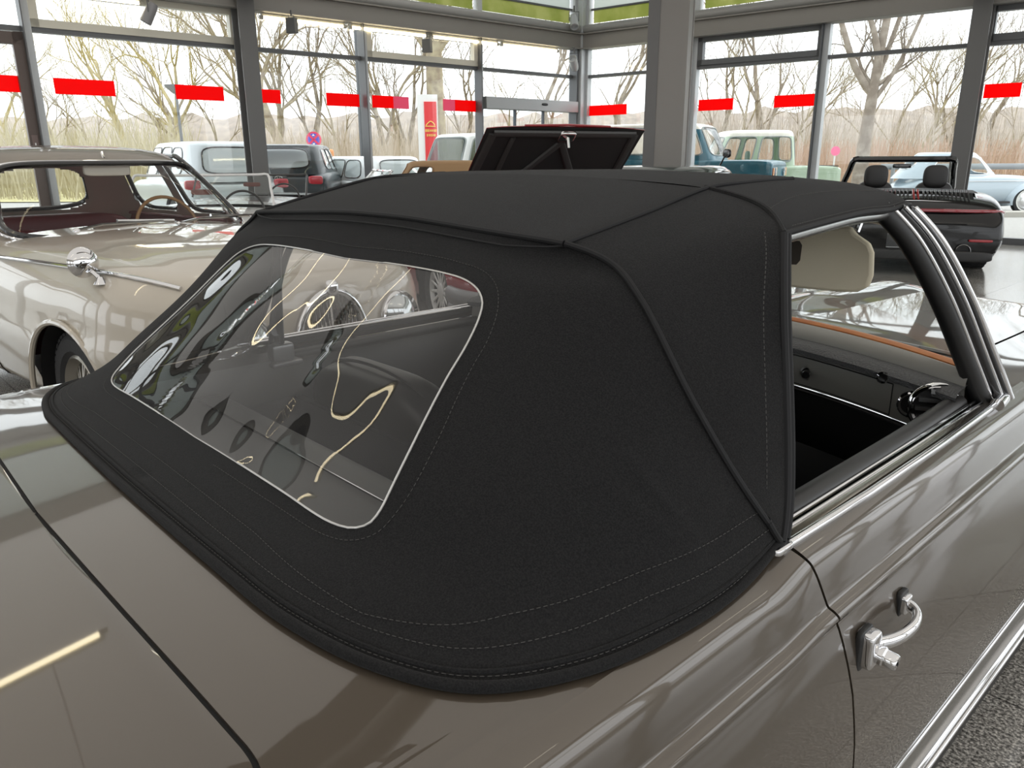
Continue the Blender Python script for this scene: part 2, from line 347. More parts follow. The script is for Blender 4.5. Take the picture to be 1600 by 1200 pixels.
# ------------------------------------------------------------------ body skin
PROF=[(.745,.0),(.760,-.006),(.7725,-.0155),(.7810,-.032),(.7860,-.049),(.7905,-.067),(.7935,-.0765),(.8005,-.0795),(.8075,-.0865),(.8035,-.0955),(.8055,-.104),(.8125,-.130),(.8235,-.200),(.832,-.290),(.833,-.380),(.824,-.460),(.808,-.515),(.792,-.530)]
NP_=190
def side_prof(Y,top=None):
    e=.862 if top is None else top
    P=[]
    for i,(x,dz) in enumerate(PROF):
        w=max(0,1-i/5.)            # the shoulder follows the belt, the rest stays level
        P.append((x,.862+dz+(e-.862)*w))
    return cr([(x,0,z) for x,z in P],NP_)
def narrow(Y):
    return 1-.05*np.clip((-Y-.7)/.9,0,1)**2-.10*np.clip((Y-1.5)/1.0,0,1.2)**2
def drop(Y): return -.045*np.clip(-Y-.6,0,2)-.035*np.clip(Y-1.3,0,3)**2*.8
GAPZ=[(.90,-.030),(.88,-.026),(.86,-.018),(.842,-.004),(.80,.014),(.758,.032),(.70,.048),(.66,.058),(.58,.068),(.50,.074),(.30,.078)]
gz=np.array(GAPZ)[::-1]
def gapY(z): return np.interp(z,gz[:,0],gz[:,1])
def skin(y0,y1,n,arch=None,topf=None,sgn=1,mb=None,lip=None,lift=0,off=0.):
    """side skin between the curves y0(z), y1(z)"""
    base=side_prof(0,.862)
    s=np.linspace(0,1,n)[:,None]
    za=base[:,2]; Y=y0(za)*(1-s)+y1(za)*s
    A=np.zeros((n,NP_,3)); tops=(topf or edge_z)(Y)
    w=np.clip(1-np.linspace(0,len(PROF)-1,NP_)/5.,0,1)[None]
    A[...,0]=(base[:,0][None]+off)*narrow(Y); A[...,1]=Y; A[...,2]=za[None]+(tops-.862)*w+drop(Y)*(1-w)
    keep=None
    if arch:
        yc,zc,r=arch; 
        d=np.hypot(A[...,1]-yc,A[...,2]-zc); m=d[:-1,:-1]
        cy=(A[:-1,:-1,1]+A[1:,1:,1])/2; cz=(A[:-1,:-1,2]+A[1:,1:,2])/2
        keep=np.hypot(cy-yc,cz-zc)>r
        near=np.abs(d-r)<.02
        ex=np.where(near,r/np.maximum(d,1e-6),1); A[...,1]=yc+(A[...,1]-yc)*ex; A[...,2]=zc+(A[...,2]-zc)*ex
    A[...,0]*=sgn
    if mb is None: mb=MB()
    mb.grid(A,keep=keep)
    if lip=='start': mb.grid(np.stack([A[0],A[0]+np.array([-.012*sgn,-.001,0])]))
    if lip=='end': mb.grid(np.stack([A[-1],A[-1]+np.array([-.012*sgn,.001,0])]))
    return mb,A
q=MB()
for s in (1,-1):
    skin(lambda z:gapY(z)-.0025,lambda z:z*0-1.50,110,arch=(-.60,.31,.335),sgn=s,mb=q,lip='start')
# rear deck around the boot lid
def tl(pts,n): return cr([(x,y,0) for x,y in pts],n)
G=np.vstack([tl([(0,-.672),(.3,-.664),(.5,-.656),(.60,-.652)],40),tl([(.60,-.652),(.632,-.655),(.655,-.668),(.668,-.69),(.675,-.72)],16)[1:],tl([(.675,-.72),(.68,-.80)],8)[1:],tl([(.68,-.80),(.685,-1.49)],20)[1:]])
O=np.vstack([tl([(0,-.47),(.3,-.465),(.45,-.45),(.56,-.42)],40),tl([(.56,-.42),(.63,-.35),(.66,-.25),(.68,-.1),(.69,0)],16)[1:],tl([(.69,0),(.745,-.03)],4)[1:],tl([(.745,-.03),(.745,-.70)],5)[1:],tl([(.745,-.70),(.745,-1.49)],20)[1:]])
for s in (1,-1):
    t=np.linspace(0,1,46)[:,None,None]; A=G[None]*(1-t)+O[None]*t
    A[...,2]=T(A[...,0],A[...,1]); A[...,0]*=narrow(A[...,1]); A[...,0]*=s
    lipA=A[0].copy(); lipA[:,2]-=.014
    lip0=A[0].copy(); lip0[:,1]+=.002; 
    q.grid(A); q.grid(np.stack([A[0],lipA]))
# tail panel
tp=[]
for s in (1,-1):
    b=side_prof(0,.862); b[:,1]=-1.50; b[:,0]*=.965*s; b[:,2]-=.04; tp.append(b)
q.grid(np.stack([tp[0],tp[0]*[0,1,1],tp[1]]))
qo=q.build('rear_body',PAINT,CAR,angle=50)
# boot lid
lidq=MB(); Gi=G.copy(); nG=len(Gi)
ctr=np.zeros_like(Gi); ctr[:,1]=np.minimum(Gi[:,1],-.75)-.0; 
g2=Gi.copy(); g2[:,0]-=.0045*np.clip((Gi[:,0]-.55)/.1,0,1); g2[:,1]-=.0045*np.clip((.70-Gi[:,0])/.06,0,1)
for s in (1,-1):
    t=np.linspace(0,1,30)[:,None,None]; A=g2[None]*(1-t)+np.stack([np.zeros(nG),np.linspace(-.672,-1.49,nG),np.zeros(nG)],1)[None]*t
    A[...,2]=T(A[...,0],A[...,1]); A[...,0]*=narrow(A[...,1]); A[...,0]*=s
    l=A[0].copy(); l[:,2]-=.014
    l2=A[0].copy()
    A[0,:,2]-=.0015
    lidq.grid(A); lidq.grid(np.stack([A[0],l]))
lidq.build('boot_lid',PAINT,CAR,angle=50)
gp=MB()
for s in (1,-1):
    P=G.copy(); P[:,2]=T(P[:,0],P[:,1])-.0085; P[:,0]*=narrow(P[:,1])*s; P[:,1]-=.002; gp.tube(P,.0055,6)
gp.build('boot_seal',GAP,CAR)
# doors
FR=1.0
for s,nm in ((1,'near'),(-1,'far')):
    m,A=skin(lambda z:gapY(z)+.0025,lambda z:z*0+FR-.0025,80,topf=lambda Y:.880+0*Y,sgn=s,lip='start')
    # roll the skin in over the belt
    A0=A[:,0].copy(); A1=A0+np.array([-.004*s,0,.003]); m.grid(np.stack([A0,A1]))
    D=m.build('door',PAINT,CAR,angle=50)
    j=MB(); zz=np.linspace(.335,.87,40); xx=np.interp(zz,side_prof(0)[::-1,2],side_prof(0)[::-1,0])-.014
    j.grid(np.stack([np.stack([xx*s,gapY(zz)+d,zz],1) for d in (-.02,.02)])); j.build('door_seal',GAP,D)
    sp=MB(); sp.tube([(.752*s,-.03+.0,.8815),(.757*s,.2,.8815),(.757*s,.5,.882),(.752*s,.80,.8825)],.0062,10)
    o=sp.build('belt_moulding',CHROME,D); 
    b=MB(); b.grid([[(.748*s,y,.884),(.738*s,y,.8845),(.7345*s,y,.883)] for y in np.linspace(-.03,.81,12)]); b.build('belt_ledge',mat('ledge_metal',(.45,.42,.38),.16,.9),D)
    b=MB(); b.tube([(.733*s,-.03,.8835),(.734*s,.4,.8835),(.732*s,.80,.884)],.0028,8); b.tube([(.722*s,-.03,.884),(.722*s,.4,.884),(.722*s,.76,.885)],.0032,8); b.build('window_channel_trim',CHROME,D)
    b=MB(); b.box((.7275*s,.37,.872),(.009,.84,.012)); b.build('window_slot',GAP,D)
    b=MB(); 
    if s>0: b.tube(cr([(.70,-.05,.876),(.702,.2,.878),(.702,.5,.879),(.698,.74,.882)],30),.019,12)
    else: b.tube(cr([(-.70,-.05,.842),(-.702,.2,.842),(-.702,.5,.843),(-.698,.80,.845)],30),.014,12)
    pn=[[(x*s,y,z) for y in np.linspace(-.05,.95,12)] for x,z in ((.712,.873 if s>0 else .842),(.684,.80),(.690,.6),(.690,.3))]
    b.grid(pn); b.build('inner_panel',LEATHER,D)
    if s<0:
        b=MB(); b.tube([(-.716,.06,.852),(-.717,.4,.853),(-.714,.86,.855)],.0045,8); b.build('inner_top_trim',CHROME,D)
    if s>0:
        # pull handle with push button
        H=thing('door_handle',None,None); H.parent=D
        b=MB()
        b.tube(cr([(.812,.218,.724),(.828,.218,.724),(.840,.209,.722),(.847,.186,.719),(.845,.150,.717),(.836,.118,.717),(.828,.100,.719),(.815,.092,.72)],48),np.interp(np.linspace(0,1,48),[0,.15,.5,.8,1],[.0075,.0066,.0072,.0075,.009]),12,flat=(1,1.35),up=(0,0,1))
        b.build('pull_bar',CHROME,H)
        b=MB(); b.rbox((.822,.092,.714),(.026,.030,.052),7,ex=6); b.build('mount',CHROME,H); b=MB(); b.rbox((.817,.220,.724),(.020,.022,.028),6,ex=6); b.build('mount',CHROME,H)
        b=MB(); b.rbox((.8165,.091,.712),(.010,.040,.062),6,ex=5); b.build('gasket',RUBBER,H); b=MB(); b.rbox((.8145,.221,.724),(.009,.030,.038),6,ex=5); b.build('gasket',RUBBER,H)
        b=MB(); b.lathe([(0,0),(.0135,0),(.0135,.008),(.0115,.010),(.0115,.023),(.010,.0255),(.0,.0255)],(.832,.104,.704),(1,.05,-.12),22); b.build('push_button',CHROME,H)
        b=MB(); b.box((.8577,.1055,.7),(.001,.0012,.006)); b.build('key_slot',GAP,H)
for s,nm in ((1,'right'),(-1,'left')):
    b=MB(); b.rbox((.746*s,-.040,.8835),(.030,.040,.010),5,ex=5); b.build('belt_end_cap',CHROME,CAR)
# front wings, scuttle and bonnet
fw=MB()
for s in (1,-1):
    skin(lambda z:z*0+FR+.0025,lambda z:z*0+2.38,90,arch=(1.80,.31,.335),topf=lambda Y:.880-.03*np.clip(Y-1.2,0,2)**1.3,sgn=s,mb=fw)
def ws_base(X): return 1.13-.27*(np.abs(X)/.73)**2.2
def FT(X,Y):
    e=.880-.03*np.clip(Y-1.2,0,2)**1.3; x=np.abs(X)/.745
    return e-.006*np.exp(-((x-.80)/.16)**2)+.012*(1-np.minimum(x/.7,1)**2)*sm(1.1,1.3,Y)
def front_grid(x0,x1,yf0,yf1,nx,ny,dz=0):
    X=np.linspace(x0,x1,nx)[None]; t=np.linspace(0,1,ny)[:,None]; Y=yf0(X)*(1-t)+yf1(X)*t; X=X+0*t
    return np.stack([X*narrow(Y),Y,FT(X,Y)+dz-.30*np.clip((Y-2.15)/.35,0,2)**2.6*.35],-1)
fend=lambda X:2.40+.15*(1-(np.abs(X)/.745)**2)
for s in (1,-1):
    fw.grid(front_grid(.585,.745,lambda X:ws_base(X)-.02,fend,16,60)*(1 if s>0 else MX))
fw.grid(front_grid(-.585,.585,lambda X:ws_base(X)-.03,lambda X:ws_base(X)*.35+.65*1.24,40,12))
# nose
f0=front_grid(-.745,.745,fend,lambda X:fend(X)+.001,60,2)[0]; f1=f0*[.97,1,1]+[0,.05,-.12]; f2=f0*[.93,1,1]+[0,.03,-.45]
fw.grid(np.stack([f0,f1,f2]))
fw.build('front_wings',PAINT,CAR,angle=50)
bn=MB(); y0=lambda X:ws_base(X)*.35+.65*1.24+.006
bn.grid(front_grid(-.58,.58,y0,lambda X:fend(X)-.03,50,60,.002))
for k in (-1,1): pass
bo=bn.build('bonnet',PAINT,CAR,angle=60)
pb=MB(); cx=np.linspace(-.13,.13,14); 
bulge=np.array([[(x,y,FT(np.array(x),np.array(y))-.30*max(0,(y-2.15)/.35)**2.6*.35+.002+.022*cos(pi*x/.26)*min(1,(y-1.35)/.25)) for x in cx] for y in np.linspace(1.36,2.3,30)]); pb.grid(bulge); pb.build('power_bulge',PAINT,bo)
# scuttle grille, wipers
for s in (-1,1): b=MB(); b.box((s*.28,1.195,.873),(.34,.045,.012)); b.build('scuttle_grille',mat('grille_black',(.02,.02,.02),.4),CAR)
for x0 in (-.30,.22):
    b=MB(); b.tube([(x0,1.175,.89),(x0+.10,1.105,.905),(x0+.30,1.03,.912)],.005,6); b.tube([(x0+.06,1.13,.9),(x0+.46,.985,.915)],.006,6); b.lathe([(0,0),(.014,0),(.012,.02),(0,.024)],(x0,1.175,.872),(0,0,1),12)
    b.build('wiper',mat('wiper_metal',(.25,.25,.25),.35,.8),CAR)
# windscreen
SCR=bpy.data.objects.new('windscreen',None); COL.objects.link(SCR); SCR.parent=CAR
pillar=cr([(.742,.815,.885),(.716,.755,.98),(.680,.680,1.10),(.639,.612,1.20),(.603,.572,1.252)],40)
header=lambda x:(.80-.228*(abs(x)/.603)**2,1.262-.010*(abs(x)/.603)**2)
gl=[]
for t in np.linspace(0,1,16):
    i=int(t*39); p=pillar[i]; row=[]
    for u in np.linspace(-1,1,33):
        x=p[0]*u; yb=p[1]+ (.29*(1-t)+.228*t)*(1-abs(u)**2.2); row.append((x,yb,p[2]))
    gl.append(row)
g=MB(); g.grid(gl); g.build('glass',GLASS,SCR,angle=180)
off=np.array([.62,.78,0])
for s in (1,-1):
    M_=np.array([s,1,1.])
    def tb(d,r,m,nm,ins=0,z=0,flat=None):
        b=MB(); P=(pillar+off*d+np.array([.004,-.011,.003])*ins+np.array([0,0,z]))*M_
        b.tube(P,r,12,flat=flat); b.build(nm,m,SCR)
    tb(-.030,np.linspace(.020,.017,40),RUBBER,'pillar_seal')
    tb(-.009,.0040,CHROME,'inner_bead',ins=1.2)
    tb(.003,np.linspace(.015,.011,40),BLACKGLOSS,'pillar_channel')
    tb(.0150,.0034,CHROME,'middle_bead',ins=1.2)
    tb(.023,np.linspace(.010,.007,40),BLACKGLOSS,'outer_channel')
    tb(.0325,np.linspace(.0065,.005,40),CHROME,'outer_bead',ins=.4)
    b=MB(); P=np.array([(.757,.775,.884),(.752,.835,.888),(.735,.90,.885)])*M_; b.tube(cr(P,14),.013,10); b.build('pillar_foot',CHROME,SCR)
hb=MB(); hx=np.linspace(-.6,.6,41); hb.tube([(x,header(x)[0]-.012,header(x)[1]-.016) for x in hx],.014,10); hb.build('header_rail',mat('header_metal',(.30,.30,.30),.25,.9),SCR)
hb=MB(); hb.tube([(x,ws_base(x)-.03,.896) for x in np.linspace(-.72,.72,41)],.010,8); hb.build('scuttle_seal',RUBBER,SCR)
for s in (1,-1): sr=MB(); sr.tube((np.stack([p+np.array([-.010,0,-.010]) for p in rail]))*np.array([s,1,1]),.0065,8,flat=(.7,1.3),up=(0,0,1)); sr.build('window_rail',mat('rail_metal',(.24,.24,.23),.22,.9),TOP)
# sun visors
VIS=[(.10,1.172),(.355,1.192),(.438,1.203),(.478,1.211),(.493,1.209),(.499,1.198),(.513,1.190),(.529,1.181),(.538,1.164),(.542,1.121),(.537,1.099),(.516,1.086),(.478,1.082),(.366,1.080),(.10,1.076),(.08,1.09),(.08,1.16)]
for s in (1,-1):
    b=MB(); b.prism([(x*s,.652,z) for x,z in VIS],(0,.016,0)); v=b.build('sun_visor',BEIGE,CAR,bev=.006,angle=60)
    if s>0:
        b=MB(); b.prism([(x,.651,z) for x,z in [(.30,1.176),(.391,1.176),(.397,1.168),(.396,1.137),(.389,1.128),(.30,1.123)]],(0,.002,0)); b.build('visor_mirror',mat('visor_brown',(.065,.052,.04),.5),v)
    b=MB(); b.tube([(.50*s,.68,1.23),(.497*s,.667,1.20)],.006,8); b.build('visor_arm',CHROME,v)
b=MB(); b.rbox((0,.73,1.19),(.20,.02,.05),6,ex=5); mi=b.build('inside_mirror',BLACKGLOSS,CAR); b=MB(); b.tube([(0,.74,1.20),(0,.79,1.25)],.006,8); b.build('mirror_stalk',CHROME,mi)
# ------------------------------------------------------------------ dashboard
DASH=bpy.data.objects.new('dashboard',None); COL.objects.link(DASH); DASH.parent=CAR
dx=np.linspace(-.71,.71,57)
def dy(x): return .90-.175*(abs(x)/.68)**2.0     # face of the dash
def strip(rows,m,nm,par=DASH,solid=0):
    b=MB(); b.grid([[ (x,dy(x)+d,z+zs*abs(x)) for x in dx] for d,z,zs in rows]); return b.build(nm,m,par,angle=50)
strip([(.015,.80,0),(0,.80,0),(-.002,.806,0),(0,.812,0)],CHROME,'lower_trim')
strip([(0,.812,0),(-.004,.85,0),(0,.888,0)],mat('dash_grey',(.27,.26,.24),.28,.3,.6),'fascia')
strip([(0,.888,0),(-.018,.892,0),(-.022,.905,0),(-.01,.915,0),(.04,.920,0)],mat('dash_pad',(.09,.09,.092),.55,bump=(220,.5,2)),'padded_edge')
strip([(.04,.920,0),(.06,.918,0),(.07,.916,0)],GAP,'pad_gap')
wy=lambda x:dy(x)*.4+.6*(ws_base(x)-.06)-.012
b=MB(); b.grid([[(x,dy(x)*(1-k)+wy(x)*k+.02*(1-k),z) for x in dx] for k,z in [(.25,.895),(.10,.912),(.12,.926),(.3,.938),(.6,.945),(.9,.943),(1.,.935)]]); b.build('top_roll',mat('dash_top',(.26,.25,.23),.5),DASH)
b=MB(); b.grid([[(x,dy(x)*.4+.6*(ws_base(x)-.06)+d,z) for x in dx] for d,z in [(-.012,.932),(-.010,.944),(.0,.948),(.018,.946),(.024,.936)]]); b.build('wood_trim',WOOD,DASH)
b=MB(); b.grid([[(x,dy(x)*.4+.6*(ws_base(x)-.06)+.024,.938),(x,ws_base(x)-.015,.905),(x,ws_base(x)+.01,.89)] for x in dx]); b.build('defroster_ledge',GAP,DASH)
b=MB(); b.grid([[ (x,dy(x)+.02+d,z) for x in dx] for d,z in [(0,.80),(.03,.70),(.10,.62)]]); b.build('knee_panel',GAP,DASH)
def onface(x,z,d=0): return np.array([x,dy(x)+d,z])
fnrm=lambda x:np.array([-.175*2*x/.68**2*-1,-1,0])
gb=MB(); 
for P in ([(x,dy(x)-.005,.818) for x in np.linspace(.19,.565,20)],[(x,dy(x)-.005,.885) for x in np.linspace(.19,.565,20)],[(.565,dy(.565)-.005,z) for z in (.818,.85,.885)],[(.19,dy(.19)-.005,z) for z in (.818,.85,.885)]): gb.tube(P,.0012,5)
gbx=gb.build('glovebox_lid',GAP,DASH)
b=MB(); p=onface(.342,.850); b.lathe([(0,.026),(.008,.026),(.010,.02),(.0085,.006),(.012,.002),(.012,0)],p,fnrm(.342),16); b.build('glovebox_knob',BLACKGLOSS,gbx)
b=MB(); p=onface(.342,.850); b.lathe([(.016,0),(.017,.004),(.013,.006),(.012,.003)],p,fnrm(.342),18); b.build('knob_ring',STEEL,gbx)
b=MB(); p=onface(.545,.898,-.02); b.lathe([(.013,0),(.013,.006),(.009,.009),(0,.008)],p,fnrm(.545),18); b.build('glovebox_lock',CHROME,DASH)
b=MB(); p=onface(.612,.856,-.003); b.lathe([(.020,.002),(.024,.006),(.027,.004),(.028,0)],p,fnrm(.61),24); vt=b.build('air_vent',CHROME,DASH)
b=MB(); b.lathe([(0,-.004),(.021,.001)],p,fnrm(.61),24); b.build('vent_bore',GAP,vt)
b=MB(); p=onface(.668,.868,-.006); b.lathe([(.040,.004),(.045,.010),(.050,.006),(.052,0)],p,fnrm(.668),30); lv=b.build('louvre_vent',CHROME,DASH)
b=MB(); b.lathe([(0,.0),(.041,.003)],p,fnrm(.668),30); b.build('louvre_well',GAP,lv)
b=MB(); n_=fnrm(.668); n_/=np.linalg.norm(n_); tt=np.cross(n_,[0,0,1])
for k in range(-2,3):
    h=.0175*k; w=sqrt(.038**2-h*h); M3=np.stack([tt,n_,[0,0,1]],1); b.box(p+n_*.006+np.array([0,0,h]),(2*w,.012,.008),M=M3)
b.build('louvre_blade',STEEL,lv)
# steering wheel
SW=bpy.data.objects.new('steering_wheel',None); COL.objects.link(SW); SW.parent=CAR; SW.location=(-.36,.66,.80); SW.rotation_euler=(radians(68),0,0)
b=MB(); b.tube([(.2*cos(a),.2*sin(a),0) for a in np.linspace(0,2*pi,48,endpoint=False)],.012,10,closed=True); b.build('rim',LEATHER,SW)
b=MB(); b.lathe([(0,.01),(.05,.005),(.055,-.02),(.03,-.22)],(0,0,0),(0,0,1),24); b.tube([(-.19,0,0),(.19,0,0)],.011,8); b.build('hub',BLACKGLOSS,SW)
# ------------------------------------------------------------------ cabin
b=MB(); b.box((0,.3,.235),(1.40,1.5,.03)); b.build('cabin_floor',CARPET,CAR)
b=MB(); b.grid([[(x,y,z) for x in np.linspace(-.69,.69,20)] for y,z in [(-.13,.235),(-.13,.60),(-.13,.74)]]); b.build('rear_bulkhead',CARPET,CAR)
b=MB(); b.grid([[(x,y,z) for x in np.linspace(-.62,.62,20)] for y,z in [(-.475,.862),(-.44,.845),(-.36,.815),(-.26,.803),(-.185,.801),(-.155,.797),(-.140,.785),(-.136,.765),(-.135,.70)]]); tr=b.build('hood_well_tray',GREYLEATHER,CAR)
b=MB(); b.tube([(-.58,-.225,.8055),(.60,-.225,.8055)],.0022,6); b.build('tray_bead',CHROME,tr)
for s in (1,-1): b=MB(); b.grid([[(s*x,y,z) for y in np.linspace(-.50,.02,10)] for x,z in [(.70,.86),(.668,.845),(.655,.80),(.650,.72),(.65,.3)]]); b.build('quarter_trim',LEATHER,CAR)
b=MB(); xs=np.linspace(-.66,.66,265)
b.grid([[(x,y,.742+.0015*cos(2*pi*x/.010)) for x in xs] for y in np.linspace(-.135,.06,3)]); b.build('ribbed_shelf',CARPET,CAR)
b=MB(); b.box((0,.055,.5),(1.3,.02,.49)); b.build('shelf_front',CARPET,CAR)
for s in (1,-1):
    S=bpy.data.objects.new('seat',None); COL.objects.link(S); S.parent=CAR; S.location=(.36*s,.22,.25)
    b=MB(); b.rbox((0,.24,.13),(.50,.52,.22),4,ex=5); b.build('cushion',LEATHER,S)
    b=MB(); t=radians(14); M=[[1,0,0],[0,cos(t),-sin(t)*1],[0,sin(t),cos(t)]]
    b.rbox((0,-.055,.36),(.52,.15,.52),4,ex=5,M=M); bk=b.build('backrest',LEATHER,S)
    b=MB(); b.tube(cr([(-.235,-.09,.40),(-.20,-.112,.58),(-.1,-.12,.618),(.1,-.12,.618),(.20,-.112,.58),(.235,-.09,.40)],40),.005,6); b.build('backrest_piping',LEATHER,bk)
b=MB(); b.rbox((0,.35,.31),(.20,.9,.18),5,ex=6); b.build('transmission_tunnel',CARPET,CAR)
b=MB(); b.tube([(0,.55,.38),(0,.53,.55)],.006,6); b.rbox((0,.53,.57),(.04,.04,.045),2); b.build('gear_lever',BLACKGLOSS,CAR)
# sills and chrome
for s in (1,-1):
    b=MB(); ys=np.linspace(-.26,1.44,20); b.grid([[(x*s,y,z) for y in ys] for x,z in [(.794,.333),(.800,.322),(.806,.27),(.800,.20),(.775,.14)]]); si=b.build('sill',mat('sill_metal',(.33,.32,.30),.22,.85),CAR,angle=60)
    b=MB(); b.tube([(.802*s,y,.333) for y in ys],.0075,10); b.tube([(.8075*s,y,.262) for y in ys],.0095,10,flat=(1,1.2)); b.tube([(.806*s,y,.225) for y in ys],.007,10); b.build('sill_moulding',CHROME,si)
    b=MB(); b.grid([[(x*s,y,z) for y in ys] for x,z in [(.797,.2),(.79,.13),(.70,.12)]]); b.build('sill_underside',RUBBER,si)
b=MB(); b.box((0,.45,.17),(1.4,3.6,.06)); b.build('underbody',GAP,CAR)

# ------------------------------------------------------------------ wheels for every car
def wheel(par,x,y,r,w,ax,style='steel',rimcol=None,ww=False,nsp=16):
    """ax: outward axle direction; wheel hub centre at (x, y, r)"""
    W=bpy.data.objects.new('wheel',None); COL.objects.link(W); W.parent=par; W.location=(x,y,r)
    ax=np.array(ax,float); ax/=np.linalg.norm(ax); rr=r*(.66 if style!='low' else .74)
    t=MB(); h=w/2; t.lathe([(rr,-h*.8),(rr+.02,-h),(r-.03,-h),(r-.006,-h*.8),(r,-h*.4),(r,h*.4),(r-.006,h*.8),(r-.03,h),(rr+.02,h),(rr,h*.8)],(0,0,0),ax,40)
    # tread blocks
    up=np.array([0,0,1.]); b_=np.cross(ax,up)
    for k in range(44):
        a=2*pi*k/44; d=up*cos(a)+b_*sin(a); tg=np.cross(ax,d)
        for q_,off_ in ((-.68,0),(-.23,.5),(.23,0),(.68,.5)):
            a2=a+off_*2*pi/44; d2=up*cos(a2)+b_*sin(a2); t2=np.cross(ax,d2); t.box(d2*(r-.004)+ax*(q_*h),(w*.19,r*.10,.012),M=np.stack([ax,t2,d2],1))
    t.build('tyre',TYRE,W,angle=35)
    if ww:
        q_=MB(); q_.lathe([(rr+.015,h+.002),(rr+.045,h*1.0+.003),(rr+.05,h-.002)],(0,0,0),ax,40); q_.build('white_wall',mat('white_wall',(.75,.74,.70),.6),W)
    m=mat('rim_'+style+str(rimcol),rimcol or (.55,.55,.55),.3,.85 if style!='alloy' else .25)
    q_=MB()
    if style=='wire':
        q_.lathe([(rr,h*.8),(rr-.012,h*.9),(rr-.02,h*.6),(rr-.035,h*.3),(rr-.04,-h*.5)],(0,0,0),ax,40)
        for k in range(36):
            a=2*pi*k/36; a2=a+(.25 if k%2 else -.25); d=up*cos(a)+b_*sin(a); d2=up*cos(a2)+b_*sin(a2)
            q_.tube([d*(rr-.03)+ax*h*(.35 if k%3 else -.2),d2*.035+ax*(h*.75)],.0028,4)
        q_.lathe([(.04,-.02),(.04,h*.8),(.03,h*.95),(0,h*1.0)],(0,0,0),ax,18)
        for k in (0,1): a=pi*k+.5; d=up*cos(a)+b_*sin(a); q_.box(d*.045+ax*h*.95,(.02,.05,.02),M=np.stack([ax,np.cross(ax,d),d],1))
    else:
        q_.lathe([(rr,h*.8),(rr-.012,h*.88),(rr-.02,h*.5)],(0,0,0),ax,40)
        if style=='cap': q_.lathe([(rr-.02,h*.4),(rr*.75,h*.55),(rr*.72,h*.6),(rr*.66,h*.85),(rr*.45,h*1.05),(rr*.2,h*1.12),(0,h*1.14)],(0,0,0),ax,40)
        else:
            for k in range(nsp):
                a=2*pi*k/nsp; d=up*cos(a)+b_*sin(a); tg=np.cross(ax,d); p0=d*.05+ax*h*.6; p1=d*(rr-.015)+ax*h*.7
                q_.tube([p0,p1],[.014,.011 if nsp>8 else .02],6,flat=(1,.5),up=ax)
            q_.lathe([(.07,h*.4),(.07,h*.7),(.05,h*.8),(0,h*.82)],(0,0,0),ax,24)
        dk=MB(); dk.lathe([(rr-.01,h*.1),(0,h*.1)],(0,0,0),ax,30); dk.build('brake_disc',mat('disc_dark',(.05,.05,.05),.5,.5),W)
    q_.build('rim',m,W,angle=50)
    return W
def clone_wheel(W,par,x,y,z,flip):
    c=copy_tree(W,par); c.location=(x,y,z); 
    if flip: c.rotation_euler=(0,0,pi)
    return c
w0=wheel(CAR,.70,-.60,.31,.17,(1,0,0),'cap',(.6,.57,.52))
for x,y in ((.68,1.80),(-.70,-.60),(-.68,1.80)): clone_wheel(w0,CAR,x,y,.31,x<0)
for s in (1,-1):
    for yc in (-.60,1.80):
        b=MB(); th_=np.linspace(-.25,pi+.25,24); b.grid([[(s*x,yc+.34*cos(a),.31+.34*sin(a)) for a in th_] for x in (.80,.55)]); b.grid([[(s*.55,yc+r*cos(a),.31+r*sin(a)) for a in th_] for r in (.34,0)])
        b.build('wheel_housing',GAP,CAR)
# ================================================================== showroom
A1=radians(90-2.66); A2=radians(7.0)
d1=np.array([cos(A1),sin(A1),0]); d2=np.array([cos(A2),sin(A2),0])   # along the left wall away from us / along the front wall to the right
hd_=np.array([-sin(YAW),cos(YAW),0]); rg_=np.array([cos(YAW),sin(YAW),0])
CORNER=np.array([CAM[0],CAM[1],0])+hd_*17.6+rg_*(105/1253.*17.6)
n1=np.array([d1[1],-d1[0],0]); n2=np.array([d2[1],-d2[0],0])          # inward normals
KS=17.6/17.2; Zs=lambda z:1.34+(z-1.34)*KS
FRAME=mat('grey_steel_frame',(.13,.135,.14),.45,.35)
FRAMEL=mat('light_aluminium',(.52,.545,.56),.4,.1)
WHITEFR=mat('warm_white_frame',(.66,.64,.55),.45)
BEAM=mat('beam_grey',(.27,.26,.24),.55)
BROWN=mat('brown_frame',(.10,.075,.065),.4,.3)
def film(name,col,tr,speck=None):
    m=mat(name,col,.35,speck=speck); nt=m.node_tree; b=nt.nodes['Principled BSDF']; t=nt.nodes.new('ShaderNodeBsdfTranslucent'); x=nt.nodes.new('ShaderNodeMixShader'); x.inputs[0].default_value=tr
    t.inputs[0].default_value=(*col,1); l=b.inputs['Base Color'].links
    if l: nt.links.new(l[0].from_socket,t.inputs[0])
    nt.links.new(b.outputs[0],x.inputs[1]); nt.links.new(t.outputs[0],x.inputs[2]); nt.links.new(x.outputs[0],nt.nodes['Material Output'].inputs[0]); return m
RED=film('red_film',(.95,.018,.022),.9)
PINK=film('faded_red_film',(.85,.25,.36),.85)
PANE=glassmat('window_glass',(.97,.985,.98),.9)
FLOORM=mat('granite_tiles',(.055,.053,.050),.13,0,0,.6)
